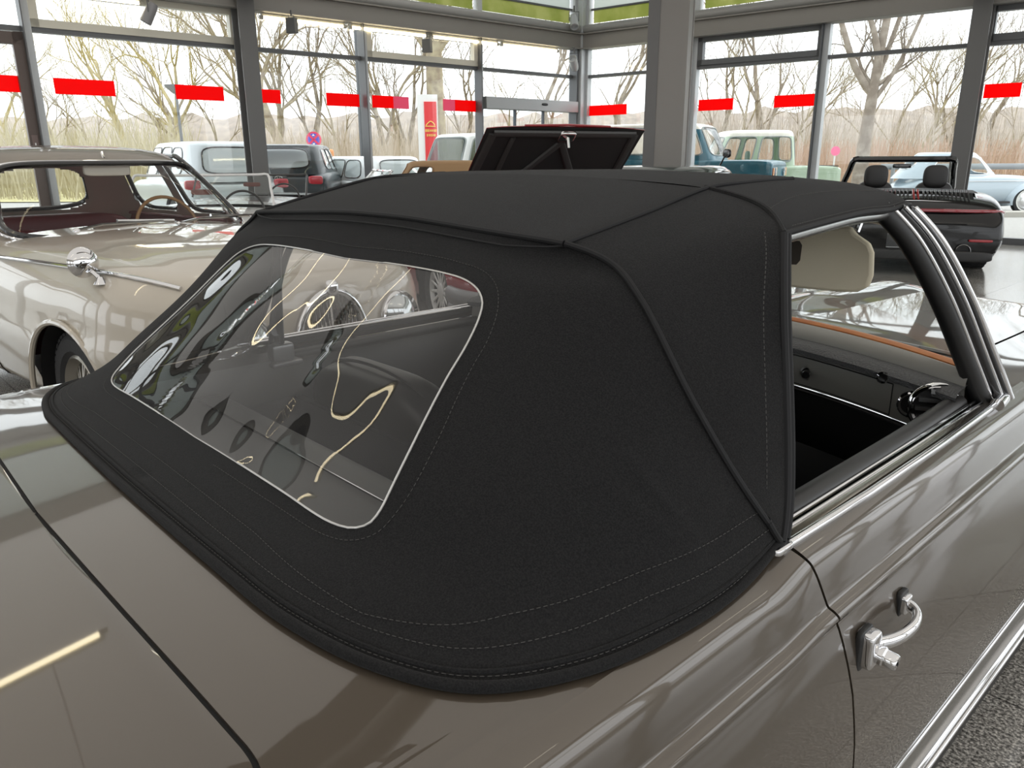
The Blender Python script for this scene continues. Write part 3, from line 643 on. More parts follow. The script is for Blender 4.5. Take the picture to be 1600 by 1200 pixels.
def floor_nodes():
    m=FLOORM; nt=m.node_tree; b=nt.nodes['Principled BSDF']; tc=nt.nodes.new('ShaderNodeTexCoord'); L=nt.links.new
    v=nt.nodes.new('ShaderNodeTexVoronoi'); v.inputs['Scale'].default_value=240; n=nt.nodes.new('ShaderNodeTexNoise'); n.inputs['Scale'].default_value=120; n.inputs['Detail'].default_value=6
    r=nt.nodes.new('ShaderNodeValToRGB'); e=r.color_ramp; e.elements[0].position=.36; e.elements[0].color=(.07,.067,.062,1); e.elements[1].position=.62; e.elements[1].color=(.50,.475,.435,1)
    k=e.elements.new(.5); k.color=(.24,.228,.21,1)
    vr=nt.nodes.new('ShaderNodeValToRGB'); vr.color_ramp.elements[0].position=.1; vr.color_ramp.elements[1].position=.75; mx=nt.nodes.new('ShaderNodeMix'); mx.data_type='RGBA'; mx.blend_type='OVERLAY'; mx.inputs[0].default_value=.5
    br=nt.nodes.new('ShaderNodeTexBrick'); br.inputs['Scale'].default_value=1; br.offset=0; br.inputs['Mortar Size'].default_value=.004; br.inputs['Brick Width'].default_value=.6; br.inputs['Row Height'].default_value=.6
    br.inputs['Color1'].default_value=(1,1,1,1); br.inputs['Color2'].default_value=(.88,.88,.88,1); br.inputs['Mortar'].default_value=(.35,.35,.35,1)
    mm=nt.nodes.new('ShaderNodeMix'); mm.data_type='RGBA'; mm.blend_type='MULTIPLY'; mm.inputs[0].default_value=1
    L(tc.outputs['Object'],v.inputs['Vector']); L(tc.outputs['Object'],n.inputs['Vector']); L(tc.outputs['Object'],br.inputs['Vector'])
    L(n.outputs['Fac'],r.inputs['Fac']); L(r.outputs['Color'],mx.inputs[6]); L(v.outputs['Distance'],vr.inputs[0]); L(vr.outputs[0],mx.inputs[7])
    L(mx.outputs[2],mm.inputs[6]); L(br.outputs['Color'],mm.inputs[7]); L(mm.outputs[2],b.inputs['Base Color'])
floor_nodes()
STR=lambda o:tag(o,kind='structure')
R0=CORNER; LEN1=26.; LEN2=18.5
def quad(z,thick,grow=0):
    a=R0-d1*LEN1; c=R0+d2*LEN2; dd=a+d2*LEN2
    g=grow; ps=[R0-n1*g-n2*g, a-n1*g, dd+n1*g*0, c-n2*g]
    return [(p[0],p[1],z) for p in ps]
b=MB(); b.prism(quad(-.2,0,.15),(0,0,.2)); STR(b.build('floor',FLOORM))
b=MB(); b.prism(quad(5.9,0,.2),(0,0,.2)); STR(b.build('ceiling',mat('ceiling_warm_grey',(.36,.335,.30),.8)))
PL=mat('plaster_warm',(.52,.50,.46),.8)
def wbox(mb,o,d,s0,s1,z0,z1,t0,t1,n):
    """box in a wall: s along, z up, t along the inward normal"""
    P=[o+d*s+n*t for s,t in((s0,t0),(s1,t0),(s1,t1),(s0,t1))]; mb.prism([(p[0],p[1],z0) for p in P],(0,0,z1-z0))
# unseen back wall and right wall, tall right-hand windows enlarged for more light
bo_=R0-d1*LEN1; ro_=R0+d2*LEN2
b=MB(); wbox(b,bo_,d2,0,LEN2,0,1.0,-.2,0,-n2); wbox(b,bo_,d2,0,LEN2,3.2,5.9,-.2,0,-n2)
for k in range(0,19,4): wbox(b,bo_,d2,k,min(k+1.2,LEN2),1.0,3.2,-.2,0,-n2)
STR(b.build('wall_back',PL))
b=MB(); wbox(b,ro_,-d1,0,LEN1,0,.25,-.2,0,n1*-1); wbox(b,ro_,-d1,0,LEN1,4.6,5.9,-.2,0,n1*-1); wbox(b,ro_,-d1,0,LEN1,2.9,3.0,-.2,0,n1*-1)
for k in range(0,26,3): wbox(b,ro_,-d1,k,k+.3,.25,4.6,-.2,0,n1*-1)
STR(b.build('wall_right',PL))
# the glazed walls
ZS,ZT,ZB0,ZB1,ZB2=.06,Zs(2.94),Zs(3.47),Zs(3.72),Zs(3.93)
def side(o,d,n,posts,nm,rail):
    b=MB(); wbox(b,o,d,posts[0]-.3,posts[-1]+.3,ZB0,ZB1,.02,.22,n); wbox(b,o,d,posts[0]-.3,posts[-1]+.3,ZB1,ZB1+.025,-.02,.28,n); wbox(b,o,d,posts[0]-.3,posts[-1]+.3,ZB0-.02,ZB0,-.02,.28,n)
    B_=STR(b.build('wall_'+nm,BEAM,bev=.004)); 
    b=MB(); P=[o+d*s+n*.10+np.array([0,0,ZB2-.11]) for s in (posts[0]-.3,posts[-1]+.3)]; b.tube(P,.11,16,flat=(1.2,.9)); b.build('beam_pipe',mat('beam_pipe_grey',(.33,.33,.32),.35),B_)
    b=MB(); wbox(b,o,d,posts[0]-.3,posts[-1]+.3,5.5,5.9,-.05,.2,n); b.build('top_beam',BEAM,B_)
    return B_
LP=[-22.2,-19.7,-17.2,-14.7,-12.4,-10.02*KS,-7.24*KS,-5.15*KS,-2.70*KS,-.22]
RP=[.22,2.66*KS,5.05*KS,7.34*KS,9.8*KS,12.2*KS,14.8,17.3]
WL=side(R0,d1,n1,LP,'left',None); WR=side(R0,d2,n2,RP,'front',None)
wi=0; tr_=0
MEADOW_REFL=film('meadow_film',(.42,.46,.19),.75,(2.2,(.54,.56,.30),.4,.65))  # green meadow reflection in the upper glass, painted as panel colour
CLOUD_REFL=film('pale_sky_film',(.72,.76,.74),.7)  # pale sky part of the same reflection, also put into the colour
def bay(o,d,n,s0,s1,wall,framed,strips,door=None,up=True):
    global wi; wi+=1
    W=tag(bpy.data.objects.new('window_%d'%wi,None),kind='structure'); COL.objects.link(W)
    a,c=s0+.05,s1-.05
    b=MB(); wbox(b,o,d,a,c,ZS,ZB0,-.012,-.004,n); b.build('pane',PANE,W)
    b=MB(); wbox(b,o,d,a,c,0,ZS+.04,-.07,.07,n); wbox(b,o,d,a,c,ZT-.03,ZT+.03,-.05,.07,n); b.build('transom',FRAME,W)
    if framed:
        b=MB()
        for z0,z1 in ((ZT+.03,ZT+.13),(ZB0-.10,ZB0)): wbox(b,o,d,a,c,z0,z1,-.03,.09,n)
        for x0,x1 in ((a,a+.10),(c-.10,c)): wbox(b,o,d,x0,x1,ZT+.03,ZB0,-.03,.09,n)
        b.build('top_light_frame',WHITEFR if wall=='L' else FRAME,W,bev=.006)
    for x0,x1,m in strips:
        b=MB(); wbox(b,o,d,x0,x1,Zs(2.178),Zs(2.378),.0,.003,n); b.build('safety_strip',m,W)
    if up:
        b=MB(); wbox(b,o,d,a+.05,c-.05,ZB2+.02,4.26,-.012,-.004,n); b.build('lower_film_panel',MEADOW_REFL,W)  # upper panels carry the reflected meadow and sky as their colour
        b=MB(); wbox(b,o,d,a+.05,c-.05,4.26,5.5,-.012,-.004,n); b.build('upper_film_panel',CLOUD_REFL,W)
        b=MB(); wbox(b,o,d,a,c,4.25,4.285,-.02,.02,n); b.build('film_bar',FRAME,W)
    return W
def tape(px0,px1,wall,y=142):
    """tape extent read as wall distance"""
    return None
LST={ # measured along the wall from the corner, in metres
 4:[(-10.95*KS+.3,-10.15*KS,RED)], 5:[(-9.80*KS,-9.06*KS,RED),(-8.25*KS,-7.55*KS,RED)], 6:[(-7.05*KS,-6.65*KS,RED),(-5.86*KS,-5.25*KS,RED)],
 7:[(-5.0*KS,-4.58*KS,RED),(-4.58*KS,-4.26*KS,PINK),(-3.52*KS,-3.25*KS,PINK),(-3.25*KS,-2.76*KS,RED)], 8:[]}
RST={0:[(.29,1.17*KS,RED)],1:[],2:[],3:[(7.46*KS,7.94*KS,RED),(9.0,9.7,RED)]}
RST={0:[(.26,1.17*KS,RED),(2.2*KS,2.58*KS,RED)],1:[(2.75*KS,3.44*KS,RED),(4.21*KS,4.98*KS,RED)],2:[],3:[(7.46*KS,7.94*KS,RED)],4:[(9.9*KS,10.6,RED)]}
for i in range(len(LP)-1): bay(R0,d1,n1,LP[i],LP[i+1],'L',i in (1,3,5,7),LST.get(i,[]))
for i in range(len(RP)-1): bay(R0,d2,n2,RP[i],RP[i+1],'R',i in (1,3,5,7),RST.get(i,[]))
# posts
def post(o,d,n,s,kind='slim'):
    P=thing('window_post',None,None,kind='structure'); 
    b=MB()
    if kind=='slim':
        wbox(b,o,d,s-.05,s+.05,0,5.5,-.05,.10,n); b.build('mullion',FRAMEL,P,bev=.004); b=MB(); wbox(b,o,d,s-.065,s-.05,0,ZB0,-.02,.20,n); b.build('mullion_fin',FRAME,P)
    else:
        wbox(b,o,d,s-.05,s+.05,0,5.5,-.05,.10,n); b.build('mullion',FRAMEL,P)
        b=MB(); wbox(b,o,d,s-.13,s+.13,0,5.5,.12,.145,n); wbox(b,o,d,s-.13,s+.13,0,5.5,.36,.385,n); wbox(b,o,d,s-.012,s+.012,0,5.5,.145,.36,n); b.build('steel_column',mat('column_dark',(.15,.15,.148),.45,.1),P,bev=.003)
    return P
for i,s in enumerate(LP): post(R0,d1,n1,s,'heavy' if i in (0,3,6) else 'slim')
for i,s in enumerate(RP): post(R0,d2,n2,s,'heavy' if i in (3,6) else 'slim')
b=MB(); P=R0-n1*.0; b.prism([tuple(R0+n1*a+n2*c) for a,c in((-.12,-.12),(.22,-.12),(.22,.22),(-.12,.22))],(0,0,5.6)); STR(b.build('trim_1',FRAMEL,bev=.01))
# brown door leaf left of the first post
dd_=MB(); s0,s1=LP[4]+.08,LP[5]-.06
for x0,x1,z0,z1 in ((s0,s0+.13,0,ZT-.05),(s1-.13,s1,0,ZT-.05),(s0,s1,ZT-.20,ZT-.05),(s0,s1,0,.15)): wbox(dd_,R0,d1,x0,x1,z0,z1,.0,.10,n1)
D1=dd_.build('door_1',BROWN,bev=.005); STR(D1)
b=MB(); wbox(b,R0,d1,s1-.10,s1-.03,1.36,1.66,.10,.108,n1); pl=b.build('door_plate',mat('plate_brown',(.16,.11,.10),.4),D1)
b=MB(); wbox(b,R0,d1,s1-.075,s1-.06,1.41,1.56,.108,.112,n1)
for sg in (-1,1):
    p0=R0+d1*(s1-.0675)+n1*.110; b.tube([p0+np.array([0,0,1.39]),p0+d1*.022*sg+np.array([0,0,1.43])],.007,6)
b.build('arrow_sign',mat('sign_white',(.8,.8,.78),.5),pl)
# sliding door header in the last bay
b=MB(); wbox(b,R0,d1,LP[8]+.03,LP[9]-.02,Zs(2.235),Zs(2.45),.0,.22,n1); SDH=STR(b.build('door_2',mat('header_alu',(.36,.37,.37),.4,.5),bev=.008))
b=MB(); p=R0+d1*(LP[8]+1.55)+n1*.225+np.array([0,0,Zs(2.36)]); b.rbox(p,(.03,.16,.05),3,rz=A1-pi/2); b.build('door_sensor',RUBBER,SDH)
for k in (.85,1.62):
    b=MB(); wbox(b,R0,d1,LP[8]+k,LP[8]+k+.05,.0,Zs(2.24),.04,.08,n1); b.build('door_stile',mat('stile_blue_grey',(.10,.12,.14),.4,.3),SDH)
# free-standing column
cc=CAM*[1,1,0]+hd_*8.55+rg_*(241/1253.*8.55); ca_=A2+radians(18)
COLM=tag(bpy.data.objects.new('support_column',None),kind='structure'); COL.objects.link(COLM)
def lbox(mb,c,a,x0,x1,y0,y1,z0,z1):
    ux=np.array([cos(a),sin(a),0]); uy=np.array([-sin(a),cos(a),0]); mb.prism([tuple(c+ux*x+uy*y+np.array([0,0,z0])) for x,y in((x0,y0),(x1,y0),(x1,y1),(x0,y1))],(0,0,z1-z0))
b=MB(); lbox(b,cc,ca_,-.20,.20,-.16,-.13,0,5.9); lbox(b,cc,ca_,-.20,.20,.13,.16,0,5.9); lbox(b,cc,ca_,-.05,.19,-.13,.13,0,5.9)
b.build('shaft',mat('column_grey',(.25,.24,.225),.5,.2),COLM,bev=.004)
b=MB(); lbox(b,cc,ca_,-.208,-.09,-.168,.13,0,5.9); b.build('web',mat('column_dark',(.15,.15,.148),.45,.1),COLM)
# cross beams running into the hall from the heavy posts
tn=0
for o,d,n,s,ln in ((R0,d1,n1,LP[6],9.),(R0,d2,n2,RP[3],14.)):
    tn+=1; b=MB(); wbox(b,o,d,s-.16,s+.16,ZB0+.10,ZB0+.14,.2,ln,n); wbox(b,o,d,s-.16,s+.16,ZB2-.04,ZB2,.2,ln,n); wbox(b,o,d,s-.02,s+.02,ZB0+.14,ZB2-.04,.2,ln,n)
    STR(b.build('trim_%d'%(tn+1),mat('cross_beam',(.30,.29,.27),.5)))
# fluorescent tubes under the left beam
TUBE=mat('lit_tube',(.9,.85,.7),.4,emit=((1,.86,.58),7))
TUBEC=mat('lit_tube_cool',(.9,.9,.8),.4,emit=((1,.93,.76),5))
def tubelight(p0,p1,label,mt=TUBE,z=None,group='fluorescent tubes'):
    p0=np.array(p0); p1=np.array(p1); c=(p0+p1)/2; t=thing('fluorescent_lamp',label,'lamp',tuple(c),0,group)
    b=MB(); b.tube([p0-c,p1-c],.022,10); b.build('tube',mt,t)
    b=MB(); u=(p1-p0)/np.linalg.norm(p1-p0); 
    for e_ in (p0-c,p1-c): b.tube([e_-u*.03,e_+u*.03],.028,8)
    b.tube([p0-c+np.array([0,0,.05]),p1-c+np.array([0,0,.05])],.03,6); b.build('batten',WHITEFR,t)
    return t
for k,(s0,s1) in enumerate([(-9.9,-8.6),(-6.9,-5.5),(-5.4,-3.9),(-3.8,-2.3),(-2.2,-.75)]):
    p=lambda s:R0+d1*s*KS+n1*.10+np.array([0,0,ZB0-.085])
    tubelight(p(s0),p(s1),['first lit tube from the left under the beam along the left glass wall','lit tube under the left beam just right of the dark column','lit tube under the left beam above the tree window','lit tube under the left beam above the bay with the framed top light','lit tube under the left beam nearest the corner above the sliding door'][k])
for k,(x,y) in enumerate([(-6,3.2),(-1.6,-4.2),(2.6,-4.8),(3.6,1.5),(3.8,6.5),(7,-1),(-1.2,2.5)]):
    c=np.array([x,y,5.2]); u=d1*1.5; tubelight(c-u,c+u,'long lit ceiling tube above the cars in the hall',TUBEC,group='ceiling tubes')
pl=tubelight((-4.42,-3.2,4.0),(-4.27,-.10,4.0),'long warm tube hanging on rods over the boot end of the taupe roadster',TUBE,group='hanging tubes')
for k in (-1.2,1.2): b=MB(); b.tube([(k*.05,k,.03),(k*.05,k,1.9)],.006,6); b.build('hanging_rod',STEEL,pl)
# spot lamps
SPOTG=mat('spot_grey',(.26,.26,.27),.45)
def spot(p,aim,label,m=FRAMEL,sc=1.,boxy=False):
    p=np.array(p); t=thing('spot_lamp',label,'lamp',tuple(p)); aim=np.array(aim,float); aim/=np.linalg.norm(aim)
    b=MB()
    if boxy: b.box((0,0,-.12*sc),(.16*sc,.10*sc,.22*sc),rz=.5)
    else: b.lathe([(0,-.13*sc),(.05*sc,-.13*sc),(.062*sc,-.08*sc),(.068*sc,.11*sc),(.058*sc,.115*sc),(.045*sc,.06*sc),(0,.05*sc)],(0,0,-.13*sc),aim,20)
    b.build('housing',m,t,bev=.006 if boxy else 0)
    b=MB(); b.tube([(0,0,.10*sc),(0,0,.02)],.012*sc,8); s_=np.cross(aim,[0,0,1]); s_/=np.linalg.norm(s_)
    b.tube([s_*.075*sc+np.array([0,0,-.12*sc]),s_*.075*sc+np.array([0,0,.02]),-s_*.075*sc+np.array([0,0,.02]),-s_*.075*sc+np.array([0,0,-.12*sc])],.007*sc,6); b.build('bracket',FRAME,t)
    return t
def wallpx(px,py,wall,t=.0):
    o,n=(R0,n1) if wall=='L' else (R0,n2); dr=_f*FPX+_r*(px-800)+_u*(600-py); tt=np.dot(o+n*t-CAM,n)/np.dot(dr,n); return CAM+dr*tt
spot(wallpx(231,3,'L',.35),(-.25,-.5,-1),'grey round spotlight hanging from the beam over the left window',SPOTG,1.15)
spot(wallpx(455,27,'L',.30),(0,-1,-.2),'small box lamp hanging under the left beam right of the dark column',FRAME,1.0,True)
spot(wallpx(667,60,'L',.30),(0,-1,-.2),'small box lamp hanging under the left beam in front of the framed top light',FRAME,1.0,True)
spot(wallpx(897,85,'L',.30),(.5,-.9,.75),'pale tilted spotlight at the corner post below the beam',FRAMEL,1.3)
spot(wallpx(897,20,'L',.30),(.6,-.5,-.9),'pale tilted spotlight at the corner post above the beam',FRAMEL,1.3)
# ================================================================== outside
GZ=-.06
b=MB(); b.box((-10,25,GZ-.1),(200,200,.2)); STR(b.build('ground',mat('asphalt',(.34,.33,.315),.85,bump=(40,.2),speck=(30,(.42,.41,.39),.4,.6))))
def far(px,d,z=0): 
    k=(px-800)/1253.; return CAM*[1,1,0]+hd_*d+rg_*k*d+np.array([0,0,z])
GRASS=mat('dry_grass',(.42,.38,.16),.9,speck=(1.5,(.55,.50,.30),.35,.65))
b=MB(); b.grid([[far(px,d,GZ+.03+max(0,(d-32)*.012)) for px in np.linspace(-900,2600,40)] for d in (27,32,60,95)]); tag(b.build('meadow',GRASS),'dry yellowish grass strip beyond the car park','grass',kind='stuff')
b=MB(); pts=[]; rs=np.random.RandomState(3)
xs=np.linspace(-1100,2900,160); hh=np.convolve(rs.rand(180),np.ones(21)/21,'same')[:160]*3.0+3.2+1.2*rs.rand(160)
b.grid([[far(x,92,GZ) for x in xs],[far(x,93,1.34+.5*h-0.) for x,h in zip(xs,hh)],[far(x,96,h*.9+1.6) for x,h in zip(xs,hh)],[far(x,110,h*.8+1) for x,h in zip(xs,hh)]])
tag(b.build('wooded_hill',mat('far_wood',(.30,.265,.24),.95,speck=(1.2,(.42,.36,.31),.3,.7))),'hazy brown wooded ridge on the horizon behind the trees','hill')
# bare trees
BARK=mat('bark',(.23,.185,.14),.95,speck=(3,(.38,.33,.23),.35,.65))
BARKP=mat('pale_bark',(.215,.175,.14),.95,speck=(4,(.33,.285,.235),.4,.65))
BARKY=mat('lichen_bark',(.34,.285,.14),.95,speck=(3,(.52,.44,.22),.35,.65))
def grow(mb,p,d,L,r,lev,rs,spread,seg=5,minr=.004,droop=.0):
    n=4; P=[p]; q=np.array(p,float); dd=np.array(d,float)
    for i in range(n):
        dd=dd+rs.randn(3)*.11+np.array([0,0,.05-droop]); dd/=np.linalg.norm(dd); q=q+dd*L/n; P.append(q.copy())
    mb.tube(P,np.linspace(r,max(r*.62,minr),n+1),seg if lev>1 else 3)
    if lev<=0: return
    k=rs.randint(2,4) if lev>1 else rs.randint(3,5)
    for j in range(k+1):
        t=1. if j<2 else rs.uniform(.35,.95); i=min(n,int(t*n+.5)); 
        a=rs.randn(3); a-=dd*(a@dd); a/=np.linalg.norm(a)+1e-9; nd=dd*cos(spread)+a*sin(spread)*(.8+.5*rs.rand()); nd/=np.linalg.norm(nd)
        grow(mb,P[i],nd,L*rs.uniform(.6,.85),max(r*.62*rs.uniform(.6,.9),minr),lev-1,rs,spread,seg,minr,droop)
def tree(seed,h,m,lev=5,spread=.5,trunk=.22):
    rs=np.random.RandomState(seed); mb=MB(); grow(mb,(0,0,0),(rs.randn()*.05,rs.randn()*.05,1),h*.30,trunk,lev,rs,spread); return mb
TN=['bare tree']
def put(o,p,rz=0,s=1,label=None,group=None):
    o.location=tuple(p); o.rotation_euler=(0,0,rz); o.scale=(s,s,s); tag(o,label,'tree',group)
def simple_tree(mb,m,name='bare_tree'): return mb.build(name,m,smooth=False,merge=False)
T1=simple_tree(tree(1,13,BARKY,5,.42,.26),BARKY); T2=simple_tree(tree(2,14,BARK,5,.45,.30),BARK); T3=simple_tree(tree(7,12,BARKP,5,.5,.24),BARKP); T4=simple_tree(tree(11,9,BARK,4,.42,.12),BARK)
row=[(T1,22,62,1.00,.0),(T1,-30,58,0.97,1.),(T4,108,58,1.42,.5),(T1,203,60,1.17,2.1),(T4,160,64,1.35,.4),(T1,285,60,1.17,2.7),(T2,318,62,1.00,1.7),(T4,238,56,0.93,3.),(T4,60,64,1.35,2.),(T4,345,60,1.20,1.),(T2,462,58,1.43,2.2),(T2,436,62,1.26,3.4),(T3,488,60,1.30,.6),(T4,545,60,1.35,.1),(T3,606,60,1.22,4.4),(T3,636,66,1.30,.9),(T2,650,64,1.13,2.),(T3,725,66,1.13,.3),(T4,790,62,1.35,1.1),(T3,862,60,1.38,2.6),(T3,965,60,1.38,1.9),(T3,1118,62,1.17,.2),(T3,1195,58,1.46,3.8),(T4,1150,60,1.50,.9),(T4,1222,62,1.50,2.),(T4,1250,60,1.50,2.8),(T3,1478,62,1.22,.7),(T4,1395,60,1.50,3.3),(T4,1428,58,1.58,1.3),(T4,1448,62,1.65,.5),(T3,1545,66,1.13,1.8),(T4,1575,60,1.35,2.4),(T3,1650,60,1.30,.4),(T2,-90,60,1.30,.8),(T4,1370,60,1.50,4.),(T4,1505,60,1.50,2.9)]
used=set()
for o,px,d,s,rz in row:
    c=o if o.name not in used else o.copy()
    if c is o: used.add(o.name)
    else: COL.objects.link(c)
    lab,g={T1.data:('bare roadside tree with yellowish lichen on its branches beyond the glass','lichen covered roadside trees'),T2.data:('large bare tree with dense brown twigs beyond the left windows','large bare brown trees'),T3.data:('bare pale-barked tree standing beyond the meadow outside the windows','pale barked trees'),T4.data:('slender young bare tree in the woods outside the windows','slender young bare trees')}[o.data]
    put(c,far(px,d,GZ),rz,s,lab,g)
# the two pollarded trees
def limbs(name,L,m,p,rz,label):
    mb=MB(); rs=np.random.RandomState(8)
    for P,r0,r1 in L:
        mb.tube(cr(P,10),np.linspace(r0,r1,10),10)
        for k in range(3):
            i=len(P)-1; q=np.array(P[-1])*(.6+.08*k)+np.array(P[-2])*(.4-.08*k); a=rs.randn(3); a[2]=abs(a[2])+.5; a/=np.linalg.norm(a); grow(mb,q,a,1.1,r1*.5,3,rs,.5)
    o=mb.build(name,m,angle=60); o.location=tuple(p); o.rotation_euler=(0,0,rz); return tag(o,label,'tree')
pt=far(1348,26,GZ); u=rg_; z=np.array([0,0,1.]); 
V=lambda x,h,dep=0: tuple(u*x+z*h+hd_*dep)
limbs('pollarded_tree',[([V(0,0),V(.03,1.6),V(.10,3.1),V(.12,3.6)],0.259,0.155),([V(.10,3.3),V(-.45,4.1,.2),V(-.95,5.2,.2),V(-1.2,5.9,.3)],0.122,0.074),([V(.12,3.6),V(.05,4.6,-.1),V(-.35,5.8),V(-.55,6.8)],0.108,0.062),([V(.12,3.6),V(.22,4.9),V(.35,6.4),V(.32,7.6)],0.144,0.081),([V(.18,3.7),V(.62,5.0,.2),V(.9,6.2,.2),V(.95,7.3,.2)],0.086,0.050),([V(.16,3.1),V(.7,4.1,-.2),V(1.2,5.4,-.2),V(1.75,7.0,-.3)],0.079,0.031)],BARKP,pt,0,'thick pale tree with sawn-off limbs outside the right-hand windows')
limbs('pollarded_tree',[([V(0,0),V(.0,2.2),V(-.05,4.8),V(-.02,6.0)],.42,.32),([V(0,5.2),V(-.9,6.4),V(-1.8,7.2)],.16,.08),([V(0,5.9),V(-.35,7.2),V(-.6,8.4)],.2,.12),([V(0,5.9),V(.3,7.4),V(.2,8.8)],.24,.15),([V(0,5.4),V(.8,6.4),V(1.7,6.9)],.16,.08)],BARK,far(686,34,GZ),0,'thick dark tree with stumpy limbs behind the red pylon sign')
# brushwood
def brush(name,m,x0,x1,dn,df,n,hmax,seed,label):
    rs=np.random.RandomState(seed); mb=MB(); V_=[];F_=[]
    for i in range(n):
        px=rs.uniform(x0,x1); d=rs.uniform(dn,df); p=far(px,d,GZ); h=hmax*rs.uniform(.35,1); l=rs.randn(2)*.16*h; w=.012+.018*rs.rand()
        a=rg_*w; c=len(V_); top=p+np.array([l[0],l[1],h]); mid=(p+top)/2+np.append(rs.randn(2)*.06*h,0)
        V_+=[p-a,p+a,mid+a*.8,mid-a*.8,top+a*.3,top-a*.3]; F_+=[(c,c+1,c+2,c+3),(c+3,c+2,c+4,c+5)]
    mb.add(V_,F_); return tag(mb.build(name,m,smooth=False,merge=False),label,'bushes',kind='stuff')
brush('brushwood',mat('brush_yellow',(.42,.37,.24),.95),-500,300,28,60,5200,3.4,1,'yellowish leafless brushwood outside the left windows')
brush('brushwood',mat('brush_brown',(.40,.33,.26),.95),380,900,30,70,4200,3.0,2,'brown leafless brushwood behind the parked cars outside')
brush('hedge',mat('hedge_rust',(.41,.29,.225),.95),1050,2300,32,48,7000,2.3,3,'rust-brown beech hedge outside the right windows')
brush('brushwood',mat('brush_grey',(.42,.365,.325),.95),1050,2300,48,75,3000,6.2,4,'tall grey leafless thicket above the rust hedge')
b=MB(); P=[far(1380,22.5,1.06),far(1900,21.5,1.06)]; b.tube(P,.05,8,flat=(.5,1.6),up=(0,0,1)); g=b.build('guard_rail',mat('rail_grey',(.30,.31,.32),.5,.4)); tag(g,'grey horizontal guard rail behind the pale blue car','rail')
for k in range(5):
    b=MB(); q=far(1400+k*120,22.4-.2*k,GZ); b.box((q[0],q[1],.5),(.08,.08,1.1)); b.build('rail_post',mat('rail_grey',(.3,.31,.32)),g)
b=MB(); b.grid([[far(px,d,z) for px in np.linspace(1200,2300,12)] for d,z in ((18.6,GZ),(18.6,.06),(19.0,.07),(19.0,GZ))]); STR(b.build('trim_9',mat('kerb_stone',(.42,.40,.36),.8)))
# signs and lamp posts
def sign_post():
    p=far(494,20,GZ); t=thing('parking_sign','round blue and red no-stopping sign with a white plate outside','sign',tuple(p),atan2(-hd_[1],-hd_[0])+pi/2)
    b=MB(); b.tube([(0,0.03,0),(0,.03,2.1)],.03,8); b.build('pole',STEEL,t)
    b=MB(); b.lathe([(0,0),(.19,0),(.19,.01),(0,.012)],(0,0,1.86),(0,-1,0),32); dsk=b.build('disc',mat('sign_red',(.75,.05,.12),.4),t)
    b=MB(); b.lathe([(0,.013),(.145,.013),(.145,.016),(0,.016)],(0,0,1.86),(0,-1,0),32); b.build('blue_field',mat('sign_blue',(.10,.10,.55),.4),dsk)
    b=MB()
    for a in (.78,-.78): b.box((0,-.019,1.86),(.30,.006,.05),M=[[cos(a),0,-sin(a)],[0,1,0],[sin(a),0,cos(a)]])
    b.build('red_cross',mat('sign_red',(.75,.05,.12),.4),dsk)
    b=MB()
    for q_,e in (((0,1.965),1),((0,1.755),-1)): b.prism([(-.035,-.02,q_[1]-.02*e),(.035,-.02,q_[1]-.02*e),(0,-.02,q_[1]+.03*e)],(0,-.004,0))
    b.build('arrow',mat('sign_white',(.8,.8,.78),.5),dsk)
    b=MB(); b.box((.02,-.005,1.55),(.36,.012,.22)); b.build('plate',mat('sign_white',(.8,.8,.78),.5),t)
sign_post()
p=far(672,24,GZ); t=thing('pylon_sign','tall white and red pylon sign with yellow lettering outside','sign',tuple(p),atan2(-hd_[1],-hd_[0])+pi/2+.1)
b=MB(); b.box((0,.1,1.6),(.60,.12,3.2)); b.build('board',mat('pylon_white',(.80,.79,.76),.5),t)
b=MB(); b.box((.08,.03,1.85),(.36,.03,2.3)); rp=b.build('red_panel',mat('pylon_red',(.70,.045,.05),.45),t)
YEL=mat('pylon_yellow',(.80,.58,.12),.5)
b=MB(); b.tube(cr([(-.06,.0,2.33),(.0,.0,2.40),(.08,.0,2.45),(.16,.0,2.40),(.20,.0,2.34)],12),.014,5); b.tube([(-.08,0,2.31),(.22,0,2.31)],.012,5); b.build('car_emblem',YEL,rp)
for zz,xs_ in ((2.19,(-.07,-.03,.01,.06,.10,.14,.19,.23)),(2.06,(-.03,.02,.06,.11,.16,.20))):
    b=MB()
    for x_ in xs_: b.box((x_,.008,zz),(.026,.012,.075 if int(x_*100)%2 else .06))
    b.build('yellow_lettering',YEL,rp,smooth=False)
def lamp_post(px,d,h,label,arm=0):
    p=far(px,d,GZ); t=thing('street_lamp',label,'street lamp',tuple(p)); b=MB(); b.tube([(0,0,0),(0,0,h)],[.07,.045],8); b.build('pole',FRAME,t); b=MB()
    if arm: b.tube(cr([(0,0,h),(0,0,h+.6),tuple(-rg_*.5+z*(h+1.1)),tuple(-rg_*arm+z*(h+1.3))],14),.05,8)
    else: b.lathe([(0,0),(.10,0),(.34,.22),(.36,.28),(0,.30)],(0,0,h-.05),(0,0,1),16)
    b.build('lamp_head',FRAME,t)
lamp_post(289,28,3.6,'slim grey lamp post with cone head outside the left window')
lamp_post(568,22,4.6,'curved dark lamp post rising beside the third window post',1.6)
p=far(1306,30,GZ); t=thing('round_sign','small round pink-red road sign outside the right-hand window','sign',tuple(p),atan2(-hd_[1],-hd_[0])+pi/2); b=MB(); b.tube([(0,.02,0),(0,.02,1.5)],.03,6); b.build('pole',FRAMEL,t); b=MB(); b.lathe([(0,0),(.17,0),(.17,.015),(0,.016)],(0,0,1.6),(0,-1,0),24); b.build('disc',mat('sign_pink',(.70,.10,.25),.5),t)
